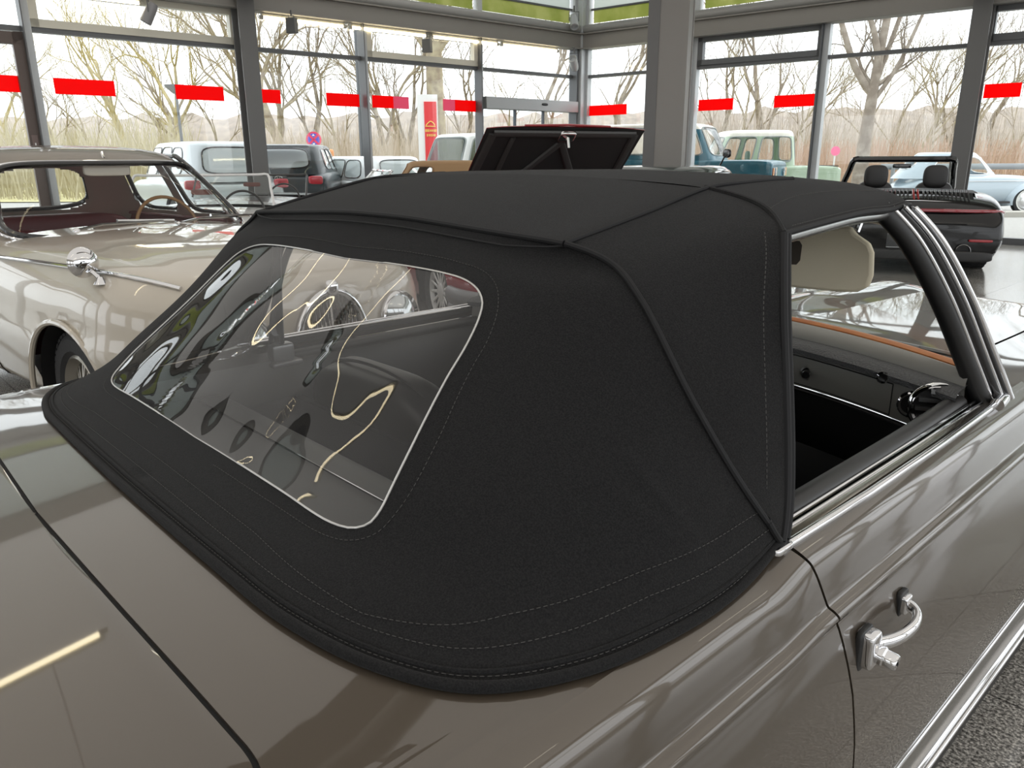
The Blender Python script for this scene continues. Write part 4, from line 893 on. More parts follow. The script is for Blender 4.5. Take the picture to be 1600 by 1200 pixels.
p=far(517,24,GZ); t=thing('post_box','small orange post box on a pole behind the white car','post box',tuple(p)); b=MB(); b.tube([(0,0,0),(0,0,1.4)],.04,6); b.build('pole',FRAME,t); b=MB(); b.rbox((0,0,1.5),(.22,.22,.36),4,ex=4); b.build('box',mat('bin_orange',(.60,.24,.07),.6),t)
# ================================================================== the other cars (local frame: nose +x, left +y)
def sub(name,par,loc=(0,0,0)):
    o=bpy.data.objects.new(name,None); COL.objects.link(o); o.parent=par; o.location=loc; return o
class Car:
    NS,NP=120,46
    def __init__(s,name,label,cat,P,rz,paint,st,arches=(),opening=None,crown=.02,group=None,side=(1.0,1.02,.97,.90),body='body'):
        """st: stations (x, half width, top z, bottom z, shoulder radius)"""
        s.root=thing(name,label,cat,(P[0],P[1],P[2] if len(P)>2 else 0),rz,group); s.paint=paint
        S=cr(st,s.NS); s.S=S; A=np.zeros((s.NS,s.NP,3))
        for i,(x,w,zt,zb,r) in enumerate(S):
            r=min(r,(zt-zb)*.6,w*.8); h=zt-zb; k=[a*(1-b)+b for a,b in zip(side,(0,)*4)]
            P_=[(0,zt+crown),((w-r)*.6,zt+crown*.7),(w-r,zt),(w-r*.42,zt-r*.13),(w-r*.12,zt-r*.45),(w*side[0],zt-r),(w*side[1],zb+h*.42),(w*side[2],zb+h*.16),(w*side[3],zb),(w*.5,zb-.01)]
            q=cr([(0,a,b) for a,b in P_],s.NP); q[:,0]=x; A[i]=q
        s.A=A; c=(A[:-1,:-1]+A[1:,1:])/2; keep=np.ones(c.shape[:2],bool)
        for xc,zc,r in arches:
            d=np.hypot(A[...,0]-xc,A[...,2]-zc); m=(np.abs(d-r)<.035)&(A[...,1]>.3); f=np.where(m,r/np.maximum(d,1e-6),1)
            A[...,0]=xc+(A[...,0]-xc)*f; A[...,2]=zc+(A[...,2]-zc)*f
            keep&=~((np.hypot(c[...,0]-xc,c[...,2]-zc)<r)&(c[...,1]>.3))
        if opening:
            x0,x1,ins=opening; wi=np.interp(c[...,0],S[::-1,0] if S[0,0]>S[-1,0] else S[:,0],S[::-1,1] if S[0,0]>S[-1,0] else S[:,1])-ins
            zt=np.interp(c[...,0],S[::-1,0],S[::-1,2]); keep&=~((c[...,0]>x0)&(c[...,0]<x1)&(c[...,1]<wi)&(c[...,2]>zt-.12))
        b=MB()
        for m in (1,np.array([1,-1,1.])): b.grid(A*m,keep=keep)
        for i in (0,-1):
            e=A[i]; b.grid(np.stack([e,e*[1,0,1],e*[1,-1,1]]))
        s.body=b.build(body,paint,s.root,angle=50)
        # liners
        for xc,zc,r in arches:
            w=np.interp(xc,S[::-1,0],S[::-1,1]); th_=np.linspace(-.35,pi+.35,22)
            for g in (1,-1):
                b=MB(); b.grid([[(xc+r*cos(a),g*y,zc+r*sin(a)) for a in th_] for y in (w*.985,w-.34)]); b.grid([[(xc+q*cos(a),g*(w-.34),zc+q*sin(a)) for a in th_] for q in (r,0.01)]); b.build('wheel_housing',GAP,s.root)
        if opening:
            x0,x1,ins=opening; w=S[:,1].max()-ins; z=np.interp((x0+x1)/2,S[::-1,0],S[::-1,2])
            b=MB(); 
            b.grid([[(x,g*w,zz) for x in (x0,x1)] for g,zz in ((1,z-.01),(1,.3),(-1,.3),(-1,z-.01))]); b.grid([[(x0,y,zz) for y in (-w,w)] for zz in (z-.02,.3)]); b.grid([[(x1,y,zz) for y in (-w,w)] for zz in (z-.02,.3)])
            s.tub=b
    def at(s,x,f):
        """point on the left skin at station x, fraction f from roof centre to sill"""
        i=np.interp(x,s.S[::-1,0],np.arange(s.NS)[::-1]); j=f*(s.NP-1); a,c=min(int(i),s.NS-2),min(int(j),s.NP-2); u,v=i-a,j-c
        return (s.A[a,c]*(1-u)+s.A[a+1,c]*u)*(1-v)+(s.A[a,c+1]*(1-u)+s.A[a+1,c+1]*u)*v
    def line(s,x0,x1,f0,f1,n=30,off=.004):
        return np.array([s.at(x,f)+np.array([0,off*.7,off]) for x,f in zip(np.linspace(x0,x1,n),np.linspace(f0,f1,n))])
    def wheels(s,axles,y,r,w,style='steel',col=None,ww=False,nsp=16):
        w0=wheel(s.root,axles[0],-y,r,w,(0,-1,0),style,col,ww,nsp)
        for x,yy in ((axles[0],y),(axles[1],-y),(axles[1],y)): clone_wheel(w0,s.root,x,yy,r,yy>0)
    def house(s,base,roof,zb,zr,wins,trim=RUBBER,glass=GLASS,tr=.012,name='cabin_shell',paint=None,roofpaint=None,vmax=1.,nt=200,lining=None,dome=False):
        """greenhouse: superelliptic plan (cx,a,b,n) at the belt flowing into one at the roof"""
        V=np.array([(0,0,1,0),(.30,.46,1,.46),(.56,.88,1,.82),(.66,.985,.985,.915),(.74,1,.93,.962),(.84,1,.72,.985),(1,1,0,1.)])
        if dome: V=np.array([(0,0,1,0),(.30,.46,1,.45),(.56,.86,1,.77),(.66,.96,.985,.85),(.74,1,.92,.905),(.84,1,.70,.962),(1,1,0,1.)])
        def G(t,v):
            t,v=np.broadcast_arrays(np.asarray(t,float),np.asarray(v,float))
            k,sh,zf=[np.interp(v,VV[:,0],VV[:,i]) for i in (1,2,3)]
            def pl(c):
                r=(np.abs(np.cos(t))**c[3]+np.abs(np.sin(t))**c[3])**(-1/c[3]); return c[0]+c[1]*r*np.cos(t),c[2]*r*np.sin(t)
            bx,by=pl(base); rx,ry=pl(roof); X=bx*(1-k)+rx*k; Y=by*(1-k)+ry*k; cx=base[0]*(1-k)+roof[0]*k
            return np.stack([cx+(X-cx)*sh,Y*sh,zb+(zr-zb)*zf],-1)
        VV=cr(np.c_[V[:,0],V[:,1:]][:, :3],2) if False else None
        dense=cr(V[:,1:],160); vv=np.interp(np.linspace(0,1,160),np.linspace(0,1,len(V)),V[:,0])
        # smooth profile sampled on its own control parameter
        VV=np.c_[np.linspace(0,1,160),dense]
        remap=lambda v:v
        nv=70; T_=np.linspace(0,2*pi,nt,endpoint=False); VS=np.linspace(0,vmax,nv); A=G(T_[None],VS[:,None])
        tc=(T_+pi/nt)[None]; vc=((VS[:-1]+VS[1:])/2)[:,None]; shell=np.ones((nv-1,nt),bool)
        for nm,t1,t2,v1,v2,p in wins:
            a,b_=radians(t1),radians(t2); tm,th=(a+b_)/2,(b_-a)/2; vm,vh=(v1+v2)/2,(v2-v1)/2
            dt=(tc-tm+pi)%(2*pi)-pi; inn=(np.abs(dt/th)**p+np.abs((vc-vm)/vh)**p)<1
            shell&=~inn
            if glass is not None:
                g=MB(); kp=np.zeros((nv,nt),bool); kp[:-1]=inn; g.grid(A,cu=True,keep=kp); go=g.build(nm,glass,s.root,angle=180)
            else: go=s.root
            al=np.linspace(0,2*pi,72,endpoint=False); sg=lambda q:np.sign(q)*np.abs(q)**(2/p)
            tb=MB(); tb.tube(G(tm+th*sg(np.cos(al)),vm+vh*sg(np.sin(al))),tr,8,closed=True); tb.build('window_surround',trim,go)
        kp=np.zeros((nv,nt),bool); kp[:-1]=shell; b=MB(); b.grid(A,cu=True,keep=kp)
        s.G=G
        if lining is not None:
            B=A.copy(); B[...,0]=base[0]+(B[...,0]-base[0])*.975; B[...,1]*=.965; B[...,2]-=.018; b=MB(); b.grid(B,cu=True,keep=kp); b.build('headlining',lining,s.root,angle=60)
        if roofpaint is None: b.build(name,paint or s.paint,s.root,angle=60)
        else:
            kk=kp.copy(); z=A[:,0,2]; lim=int((z<zb+(zr-zb)*.80).sum()); k1=kp.copy(); k1[lim:]=False; k2=kp.copy(); k2[:lim]=False
            b=MB(); b.grid(A,cu=True,keep=k1); b.build(name,paint or s.paint,s.root,angle=60); b=MB(); b.grid(A,cu=True,keep=k2); b.build('roof',roofpaint,s.root,angle=60)
    def part(s,mb,name,m,par=None,**k): return mb.build(name,m,par or s.root,**k)
    def screen(s,x0,z0,w0,x1,z1,w1,frame=CHROME,r=.012,bow=.12,glass=GLASS):
        """open-car windscreen with its frame"""
        us=np.linspace(-1,1,17); row=lambda x,z,w:[(x+bow*(1-u*u),w*u,z) for u in us]
        ws=sub('windscreen',s.root); b=MB(); b.grid([row(x0,z0,w0),row(x1,z1,w1)]); b.build('glass',glass,ws,angle=180)
        b=MB(); lo,hi=row(x0,z0,w0),row(x1,z1,w1); b.tube(cr([lo[0],((lo[0][0]*.4+hi[0][0]*.6),(lo[0][1]*.4+hi[0][1]*.6)*1.01,lo[0][2]*.4+hi[0][2]*.6)]+hi+[((lo[-1][0]*.4+hi[-1][0]*.6),(lo[-1][1]*.4+hi[-1][1]*.6)*1.01,lo[-1][2]*.4+hi[-1][2]*.6),lo[-1]],70),r,8); b.build('frame',frame,ws); return ws
    def seats(s,x,y,m,h=.55,head=False,z=.28):
        for g in (1,-1):
            S=sub('seat',s.root,(x,g*y,z)); b=MB(); b.rbox((.18,0,.12),(.5,.48,.2),4,ex=5); b.build('cushion',m,S)
            b=MB(); b.rbox((-.08,0,.12+h/2),(.14,.48,h),4,ex=4,M=[[cos(.2),0,-sin(.2)],[0,1,0],[sin(.2),0,cos(.2)]]); b.build('backrest',m,S)
            if head: b=MB(); b.rbox((-.17,0,.12+h+.06),(.10,.30,.30),3.2,ex=3); b.build('headrest',m,S)
    def swheel(s,x,y,z,m=LEATHER,r=.19):
        b=MB(); b.tube([(x-.25*r*sin(a),y+r*cos(a),z+r*sin(a)) for a in np.linspace(0,2*pi,40,endpoint=False)],.011,8,closed=True); b.tube([(x,y-r,z),(x,y+r,z)],.009,6); b.tube([(x,y,z),(x+.3,y,z-.15)],.02,8); b.build('steering_wheel',m,s.root)
    def lamp(s,x,y,z,r,ring=CHROME,lens=None,d=(1,0,0),name='headlamp'):
        m=lens or mat('lamp_lens',(.55,.58,.58),.08,.6,1)
        for g in ((1,-1) if y else (1,)):
            dd=(d[0],d[1]*g,d[2]); b=MB(); b.lathe([(r*.98,-.10),(r*1.06,-.02),(r*1.1,.012),(r*1.0,.03),(r*.9,.02)],(x,y*g,z),dd,28); L=b.build(name,ring,s.root)
            b=MB(); b.lathe([(r*.92,.018),(r*.6,.045),(0,.06)],(x,y*g,z),dd,24); b.build('lens',m,L)
def local(P,rz,v): c,s_=cos(rz),sin(rz); return np.array([P[0]+c*v[0]-s_*v[1],P[1]+s_*v[0]+c*v[1]])
def place(world,rz,v): q=local((0,0),rz,v); return (world[0]-q[0],world[1]-q[1])
CREAM=mat('cream_paint',(.47,.42,.345),.3,0,1.0)
MAROON=mat('maroon_leather',(.11,.010,.014),.5); CARGLASS=glassmat('car_glass',(.96,.97,.965),.5)
# ---------------------------------------------------------------- cream saloon, nose pointing at the roadster's flank
rz=radians(6); P=place((-2.64,-.02),rz,(1.30,-.785))
J=Car('classic_saloon','cream classic saloon with maroon interior, wire wheels and round wing mirror','car',P,rz,CREAM,
 [(2.17,.22,.72,.36,.2),(2.13,.46,.81,.33,.22),(2.02,.66,.88,.30,.27),(1.75,.78,.925,.28,.30),(1.3,.83,.950,.27,.32),(.9,.85,.960,.26,.30),(.3,.855,.950,.25,.22),(-.6,.855,.945,.25,.2),(-1.3,.85,.95,.27,.26),(-1.9,.76,.88,.30,.32),(-2.25,.60,.76,.34,.3),(-2.36,.40,.62,.38,.2)],
 arches=((1.35,.295,.365),(-1.40,.33,.37)),opening=(-1.55,.25,.13),crown=.035)
J.house((-.51,1.10,.80,4.2),(-.72,.72,.66,2.6),.918,1.45,[('windscreen',-47,47,.03,.49,6),('side_window',54,87,.08,.55,5),('side_window',93,124,.08,.55,4),('side_window',236,267,.08,.55,4),('side_window',273,306,.08,.55,5),('rear_window',146,214,.08,.47,4)],trim=BLACKGLOSS,tr=.017,lining=MAROON,glass=CARGLASS,dome=True)
b=MB(); al=np.linspace(0,2*pi,72,endpoint=False); sg=lambda q,p:np.sign(q)*np.abs(q)**(2/p)
b.tube(J.G(radians(49.5)*sg(np.cos(al),6),.26+.245*sg(np.sin(al),6)),.008,8,closed=True); J.part(b,'screen_moulding',CHROME)
b=J.tub; J.part(b,'cabin_lining',MAROON)
J.seats(-.45,.36,MAROON,.52); b=MB(); b.rbox((-1.18,0,.72),(.22,1.25,.5),5,ex=6); b.rbox((-.95,0,.5),(.5,1.25,.2),5,ex=6); J.part(b,'rear_bench',MAROON)
for g in (1,-1):
    b=MB(); b.grid([[(x,g*.70,z) for x in np.linspace(-1.4,.1,8)] for z in (.95,.5)]); b.tube([(-1.4,g*.70,.945),(.1,g*.70,.945)],.014,8); J.part(b,'door_lining',MAROON)
b=MB(); b.rbox((.22,0,.87),(.26,1.3,.14),4,ex=6); J.part(b,'dashboard',mat('walnut',(.12,.05,.02),.3,0,.5))
J.swheel(.0,.36,.91,mat('horn_rim',(.28,.15,.06),.3),.2)
b=MB(); b.rbox((.02,.02,1.285),(.03,.27,.075),6,ex=5); mi=J.part(b,'inside_mirror',mat('mirror_back',(.55,.50,.43),.4)); b=MB(); b.tube([(.02,.02,1.30),(-.02,.02,1.385)],.008,6); b.build('mirror_stalk',CHROME,mi)
for g in (1,-1):
    b=MB(); b.lathe([(0,.03),(.018,.02),(.022,0)],(.50,g*.28 -.1,.965),(.3,0,1),12); b.tube([(.50,g*.28-.1,.98),(.46,g*.28+.05,1.0),(.40,g*.28+.42,.995)],.008,6); b.tube([(.42,g*.28+.15,1.01),(.37,g*.28+.50,.99)],.010,6); J.part(b,'wiper',CHROME)
for g in (1,-1):
    M_=np.array([1,g,1.])
    b=MB(); b.tube(J.line(.30,2.0,.455,.40,30,.006)*M_,.0085,8,flat=(1.3,1)); J.part(b,'wing_moulding',CHROME)
    b=MB(); b.tube(J.line(-1.3,.28,.55,.55,30,.004)*M_,.007,8); J.part(b,'waist_moulding',CHROME)
    q=(J.at(1.63,.445))*M_; b=MB(); b.lathe([(.028,0),(.02,.012),(.010,.03)],q,(0,0,1),14); b.tube([q+[0,0,.02],q+[-.03,g*.012,.045],q+[-.06,g*.025,.06]],.009,8); wm=J.part(b,'wing_mirror',CHROME)
    c_=q+np.array([-.075,g*.03,.085]); b=MB(); b.lathe([(0,.045),(.03,.04),(.055,.022),(.064,0),(.060,-.004),(0,-.004)],c_,(.95,-.1*g,.05),28); b.build('mirror_shell',CHROME,wm)
    b=MB(); ar=np.linspace(-.25,pi+.2,40); yy=[J.at(1.30+.385*cos(a),0)[0] for a in ar]
    pts=[]
    for a in ar:
        x,z=1.35+.37*cos(a),.295+.37*sin(a); w=np.interp(x,J.S[::-1,0],J.S[::-1,1]); pts.append((x,g*(w+.004),z))
    b.tube(pts,.014,8); J.part(b,'arch_lip',CREAM)
    b=MB(); xd=.40; b.tube([J.A[int(np.abs(J.S[:,0]-xd).argmin()),j]*M_+[0,g*.001,0] for j in range(26,43)],.0035,5); J.part(b,'door_gap',GAP)
J.wheels((1.35,-1.40),.70,.305,.17,'wire',(.42,.40,.36))
# front: grille, lamps, bumper
G_=sub('grille',J.root)
def oval(y): return .235*sqrt(max(0,1-(y/.185)**2))
b=MB(); b.tube([(2.185,.185*cos(a),.545+.24*sin(a)) for a in np.linspace(0,2*pi,48,endpoint=False)],.016,10,closed=True); b.build('surround',CHROME,G_)
b=MB(); b.grid([[(2.165,.165*k*cos(a),.545+.22*k*sin(a)) for a in np.linspace(0,2*pi,40)] for k in (0.01,1)]); b.build('grille_back',GAP,G_)
for k in range(-8,9):
    y=k*.021; h=oval(y)-.005; b=MB(); b.tube([(2.180+.014*(1-(t_)**2),y,.545+h*t_) for t_ in np.linspace(-1,1,9)],.016 if k==0 else .0075,6); b.build('slat',CHROME,G_)
b=MB(); b.rbox((2.195,0,.80),(.05,.06,.07),2.5,ex=3); b.build('badge',CHROME,G_)
J.lamp(2.15,.41,.61,.112,d=(1,.10,.05))
b=MB(); b.tube(cr([(1.75,-.88,.44),(2.2,-.74,.44),(2.33,-.4,.44),(2.36,0,.44),(2.33,.4,.44),(2.2,.74,.44),(1.75,.88,.44)],50),.045,10,flat=(.6,1.1)); J.part(b,'bumper',CHROME)

# ---------------------------------------------------------------- red cabriolet with its bonnet up
REDP=mat('red_paint',(.30,.012,.022),.28,0,1)
rz=radians(-18); P=place((-3.65,2.95),rz,(1.25,-.74))
Rr=Car('cabriolet','red cabriolet with its bonnet raised, showing the black underside','car',P,rz,REDP,
 [(2.12,.72,.62,.30,.08),(2.05,.80,.72,.24,.10),(1.7,.86,.78,.20,.12),(1.25,.885,.80,.20,.12),(.6,.885,.87,.20,.1),(-.8,.885,.87,.20,.1),(-1.6,.87,.84,.22,.12),(-2.1,.80,.76,.28,.12),(-2.2,.72,.68,.32,.08)],
 arches=((1.25,.32,.37),(-1.20,.32,.37)),opening=(-.75,.55,.14))
Rr.part(Rr.tub,'cabin_lining',LEATHER); Rr.seats(-.1,.36,LEATHER,.58)
Rr.wheels((1.25,-1.20),.745,.325,.20,'alloy',(.72,.72,.72),nsp=15)
b=MB(); b.tube(cr([(1.68,-.90,.38),(1.95,-.88,.38),(2.16,-.76,.38),(2.24,-.3,.38),(2.24,.3,.38),(2.16,.76,.38),(1.95,.88,.38),(1.68,.90,.38)],40),.055,10,flat=(.6,1.2)); Rr.part(b,'bumper',mat('bumper_grey',(.22,.22,.23),.4,.3))
b=MB()
for g in (1,-1): b.tube(np.array(cr([(1.62,.875,.24),(1.9,.86,.24),(2.1,.76,.24)],14))*[1,g,1],.05,8,flat=(.5,1.5)); 
Rr.part(b,'side_cladding',mat('bumper_grey',(.22,.22,.23),.4,.3))
Rr.screen(.52,.88,.66,.16,1.10,.58,CHROME,.014,.1)
b=MB(); b.box((1.45,0,.79),(.85,1.2,.06)); Rr.part(b,'engine_bay',GAP)
BON=sub('raised_bonnet',Rr.root,(1.0,.05,.86)); BON.rotation_euler=(0,-radians(42),0)
HB=1.02; wv=lambda x:.665+.03*(1-x/HB)
b=MB(); xs=np.linspace(0,HB,12); us=np.linspace(-1,1,15)
b.grid([[(x,wv(x)*u,.026*(1-u**4)+.004) for u in us] for x in xs]); b.grid([[(HB+.004*k,wv(HB)*u,.026*(1-u**4)+.004-.010*k) for u in us] for k in (0,1)]); b.build('bonnet_skin',REDP,BON,angle=60)
UND=mat('bonnet_underside',(.016,.015,.015),.6); BRC=mat('bonnet_brace',(.04,.038,.037),.5)
b=MB(); b.grid([[(x,wv(x)*.998*u,.022*(1-u**4)-.004) for u in us] for x in xs]); un=b.build('underside',UND,BON)
for p0,p1,r in [((HB-.05,-.60,0),(.05,-.66,0),.035),((HB-.05,.60,0),(.05,.66,0),.035),((HB-.05,-.60,.0),(HB-.05,.60,.0),.03),((HB-.08,-.05,.02),(.1,.50,0),.03),((HB-.08,.05,.02),(.1,-.50,0),.03),((HB-.1,-.42,.01),(.25,-.45,0),.022)]:
    b=MB(); b.tube([p0,p1],r,8,flat=(1,.6),up=(0,0,1)); b.build('brace',BRC,un)
b=MB(); b.rbox((HB-.06,0,-.012),(.09,.14,.035),6,ex=5); b.tube([(HB-.06,0,-.02),(HB-.10,0,-.09)],.014,8); b.build('latch',CHROME,BON)
b=MB(); b.tube([(HB+.004,-.36,.026),(HB+.01,0,.032),(HB+.004,.36,.026)],.008,8); b.build('front_lip',REDP,BON)

# ---------------------------------------------------------------- open cars along the left glass wall
WHITE=mat('white_paint',(.74,.74,.72),.25,0,1); BLACKP=mat('black_paint',(.003,.003,.0033),.2,0,.35,.3)
ROAD=[(1.95,.40,.66,.36,.2),(1.88,.62,.74,.28,.22),(1.5,.74,.82,.24,.25),(1.1,.78,.86,.22,.22),(.5,.78,.89,.22,.16),(-.6,.78,.86,.22,.16),(-1.2,.78,.86,.24,.24),(-1.7,.66,.76,.30,.26),(-1.95,.42,.62,.36,.2)]
def roadster(px,d,rz,paint,label,seat,frame=CHROME,name='open_roadster',zs=1.,scr=(.62,.88,.64,.30,1.20,.58),wing=True):
    p=far(px,d,0); C_=Car(name,label,'car',p,rz,paint,ROAD,arches=((1.15,.31,.36),(-1.15,.31,.36)),opening=(-.55,.45,.13),crown=.03)
    C_.part(C_.tub,'cabin_lining',seat); C_.seats(-.2,.33,seat,.42); C_.wheels((1.15,-1.15),.64,.31,.16,'wire',(.5,.5,.5))
    C_.screen(*scr,frame,.012,.10); C_.swheel(.25,.33,.86); C_.lamp(1.72,.56,.76,.085)
    b=MB(); b.tube(cr([(1.5,-.8,.42),(1.9,-.62,.42),(2.02,0,.42),(1.9,.62,.42),(1.5,.8,.42)],30),.04,8); C_.part(b,'bumper',CHROME)
    b=MB(); b.rbox((.40,0,1.05),(.02,.20,.05),5,ex=5); C_.part(b,'inside_mirror',mat('mirror_brown',(.14,.03,.02),.4))
    return C_
roadster(322,7.7,radians(-30),WHITE,'white open roadster seen through the windows of the cream saloon',LEATHER,mat('white_trim',(.7,.7,.7),.3))
roadster(405,9.9,radians(-40),BLACKP,'black open roadster with a frameless screen behind the cream saloon',mat('red_brown_leather',(.12,.025,.02),.5),mat('thin_dark_frame',(.06,.06,.06),.3),scr=(.55,.92,.66,.35,1.16,.64))
roadster(636,10.0,YAW+radians(200),WHITE,'white open roadster with a chrome screen frame in front of the third window post',LEATHER)
b=None
# tan-topped cabriolet
TAN=mat('tan_canvas',(.36,.225,.115),.85,bump=(300,.2,2))
p=far(676,12.8,0); rz=YAW+radians(172)
TC=Car('cabriolet','dark cabriolet with a closed tan canvas top left of the raised bonnet','car',p,rz,mat('brown_paint',(.10,.05,.025),.3,0,1),ROAD,arches=((1.15,.31,.36),(-1.15,.31,.36)),opening=(-.55,.45,.13))
TC.part(TC.tub,'cabin_lining',LEATHER); TC.wheels((1.15,-1.15),.64,.31,.16,'steel'); TC.seats(-.2,.33,LEATHER,.45)
TC.house((-.25,.86,.70,3.2),(-.30,.62,.56,3.5),.87,1.31,[('windscreen',-40,40,.08,.55,6),('side_window',50,80,.06,.5,5),('side_window',280,310,.06,.5,5),('rear_window',155,205,.12,.45,4)],trim=mat('tan_edge',(.28,.17,.09),.8),name='canvas_top',paint=TAN,tr=.014)
# dark coupe just left of the column's foot, and a motorcycle by the right glass
p=far(1062,8.0,0)
DC=Car('coupe','dark green classic coupe with chrome window frames behind the roadster beside the column','car',p,YAW+radians(60),mat('dark_green_paint',(.02,.035,.03),.25,0,1),ROAD,arches=((1.15,.31,.36),(-1.15,.31,.36)))
DC.house((-.30,1.0,.70,3.0),(-.40,.62,.54,3.0),.86,1.27,[('windscreen',-42,42,.06,.55,5),('side_window',52,120,.08,.54,4),('side_window',240,308,.08,.54,4),('rear_window',150,210,.10,.5,4)],trim=CHROME,tr=.012,glass=SMOKE); DC.wheels((1.15,-1.15),.64,.31,.16,'wire',(.5,.5,.5))
p=far(1130,9.6,0); M_=thing('motorcycle','black and chrome motorcycle with raised mirrors in front of the teal off-roader','motorcycle',tuple(p),YAW+radians(200)); M_.scale=(1.07,)*3
for x in (.72,-.70):
    W_=wheel(M_,x,0,.31,.12,(0,-1,0),'wire',(.6,.6,.6))
b=MB(); b.rbox((.12,0,.80),(.52,.28,.24),3,ex=3); b.build('tank',BLACKP,M_)
b=MB(); b.rbox((-.38,0,.78),(.62,.26,.12),4,ex=4); b.build('saddle',LEATHER,M_)
b=MB(); b.rbox((.02,0,.46),(.46,.36,.36),4,ex=5); b.build('engine',STEEL,M_)
b=MB(); b.tube([(.40,.0,.92),(.0,0,.66),(-.7,0,.62)],.03,8); b.tube([(.40,0,.88),(.15,0,.30),(-.3,0,.28),(-.7,0,.31)],.03,8); b.build('frame',BLACKGLOSS,M_)
for g in (1,-1):
    b=MB(); b.tube([(.72,g*.10,.31),(.40,g*.10,1.0)],.025,8); b.build('fork',CHROME,M_)
b=MB(); b.tube(cr([(.16,-.42,1.05),(.30,-.30,1.10),(.40,-.08,1.02),(.40,.08,1.02),(.30,.30,1.10),(.16,.42,1.05)],30),.016,8); hbr=b.build('handlebar',CHROME,M_)
for g in (1,-1):
    b=MB(); b.tube([(.28,g*.32,1.1),(.26,g*.42,1.26)],.009,6); b.rbox((.25,g*.44,1.29),(.03,.14,.09),3,ex=3); b.build('mirror',BLACKGLOSS,hbr)
b=MB(); b.lathe([(0,-.1),(.08,-.06),(.10,.03),(.09,.05),(0,.055)],(.55,0,.92),(1,0,0),20); b.build('headlamp',CHROME,M_)

# ---------------------------------------------------------------- black sports cabriolet
rz=radians(90+26.0); Pp_=place((-1.99,9.98),rz,(-1.10,-.80))
S9=Car('sports_cabriolet','black open sports cabriolet seen from behind through the right side window','car',Pp_,rz,BLACKP,
 [(2.32,.30,.42,.22,.1),(2.25,.62,.52,.18,.16),(1.9,.82,.66,.15,.2),(1.3,.90,.80,.14,.22),(.7,.92,.86,.14,.2),(0,.92,.89,.14,.2),(-.6,.93,.90,.14,.2),(-1.1,.95,.92,.14,.24),(-1.55,.945,.90,.15,.24),(-1.85,.92,.84,.17,.20),(-2.02,.90,.74,.20,.12),(-2.10,.87,.64,.24,.08),(-2.13,.84,.54,.28,.05)],
 arches=((1.36,.34,.37),(-1.10,.355,.385)),opening=(-.55,.62,.16),crown=.035)
S9.part(S9.tub,'cabin_lining',LEATHER); S9.seats(-.18,.36,LEATHER,.62,True); S9.wheels((1.36,-1.10),.79,.345,.30,'low',(.05,.05,.05),nsp=10)
ws=S9.screen(.80,.90,.74,.22,1.30,.62,BLACKGLOSS,.042,.12); b=MB(); b.rbox((.30,0,1.21),(.03,.24,.06),5,ex=4); b.build('inside_mirror',BLACKGLOSS,ws)
xr=lambda z:np.interp(z,[.54,.64,.74,.84,.90],[-2.13,-2.10,-2.02,-1.85,-1.55])
lid=sub('engine_lid',S9.root)
b=MB(); b.grid([[(x,.66*u,z+.02+.02*(1-u*u)) for u in np.linspace(-1,1,15)] for x,z in ((-1.30,.925),(-1.55,.915),(-1.66,.90))]); b.build('lid_skin',mat('lid_black',(.006,.006,.006),.5,0,0,.2),lid,angle=60)
b=MB(); b.grid([[(x,.60*u,z) for u in np.linspace(-1,1,5)] for x,z in ((-1.68,.925),(-1.80,.875),(-1.87,.845))]); b.build('grille_well',GAP,lid)
for k in range(-13,14):
    if abs(k)<1: continue
    y=k*.042+(.02 if k>0 else -.02)*0; red=abs(k)==1
    b=MB(); b.tube([(-1.66,y*(1 if not red else .55),.955),(-1.78,y*(1 if not red else .55),.90),(-1.89,y*(1 if not red else .55),.848)],.009 if not red else .013,6); b.build('brake_light_bar' if red else 'fin',mat('brake_red',(.30,.012,.012),.3,0,.5) if red else mat('fin_black',(.02,.02,.02),.3,0,.5),lid)
b=MB(); b.tube(cr([(-1.62,-.62,.915),(-1.86,-.60,.835),(-1.91,0,.84),(-1.86,.60,.835),(-1.62,.62,.915)],40),.010,8); b.build('lid_edge',CHROME,lid)
b=MB(); b.tube(cr([(-1.72,-.925,.70),(-1.98,-.86,.735),(-2.07,-.5,.742),(-2.085,0,.745),(-2.07,.5,.742),(-1.98,.86,.735),(-1.72,.925,.70)],50),.020,8,flat=(.8,1)); S9.part(b,'light_strip',mat('tail_strip',(.28,.01,.02),.12,0,1))
b=MB(); b.tube([(-2.135,-.52,.60),(-2.135,.52,.60)],.006,6); S9.part(b,'bumper_groove',GAP)
b=MB(); b.box((-2.15,0,.40),(.012,.56,.15)); npl=S9.part(b,'plate_recess',mat('plate_dark',(.03,.03,.03),.35)); b=MB(); b.tube([(-2.158,-.28,.325),(-2.158,.28,.325),(-2.158,.28,.475),(-2.158,-.28,.475)],.005,5,closed=True); b.build('plate_frame',STEEL,npl)
for g in (1,-1):
    b=MB(); b.rbox((-2.14,g*.68,.42),(.03,.24,.03),5,ex=5); S9.part(b,'reflector',mat('reflector_red',(.35,.01,.015),.25,0,.5))
    b=MB(); b.lathe([(.075,-.1),(.080,.03),(.072,.034),(.064,.0),(.0,-.05)],(-2.12,g*.52,.30),(-1,0,0),28); S9.part(b,'exhaust_pipe',mat('exhaust_dark',(.16,.16,.16),.2,.9))
    b=MB(); b.rbox((-2.10,g*.80,.36),(.06,.10,.025),5,ex=5); b.rbox((-2.10,g*.80,.30),(.06,.10,.025),5,ex=5); S9.part(b,'side_vent',GAP)
b=MB(); b.rbox((-2.08,0,.24),(.16,1.66,.13),6,ex=6); S9.part(b,'diffuser',mat('diffuser',(.02,.02,.02),.5))

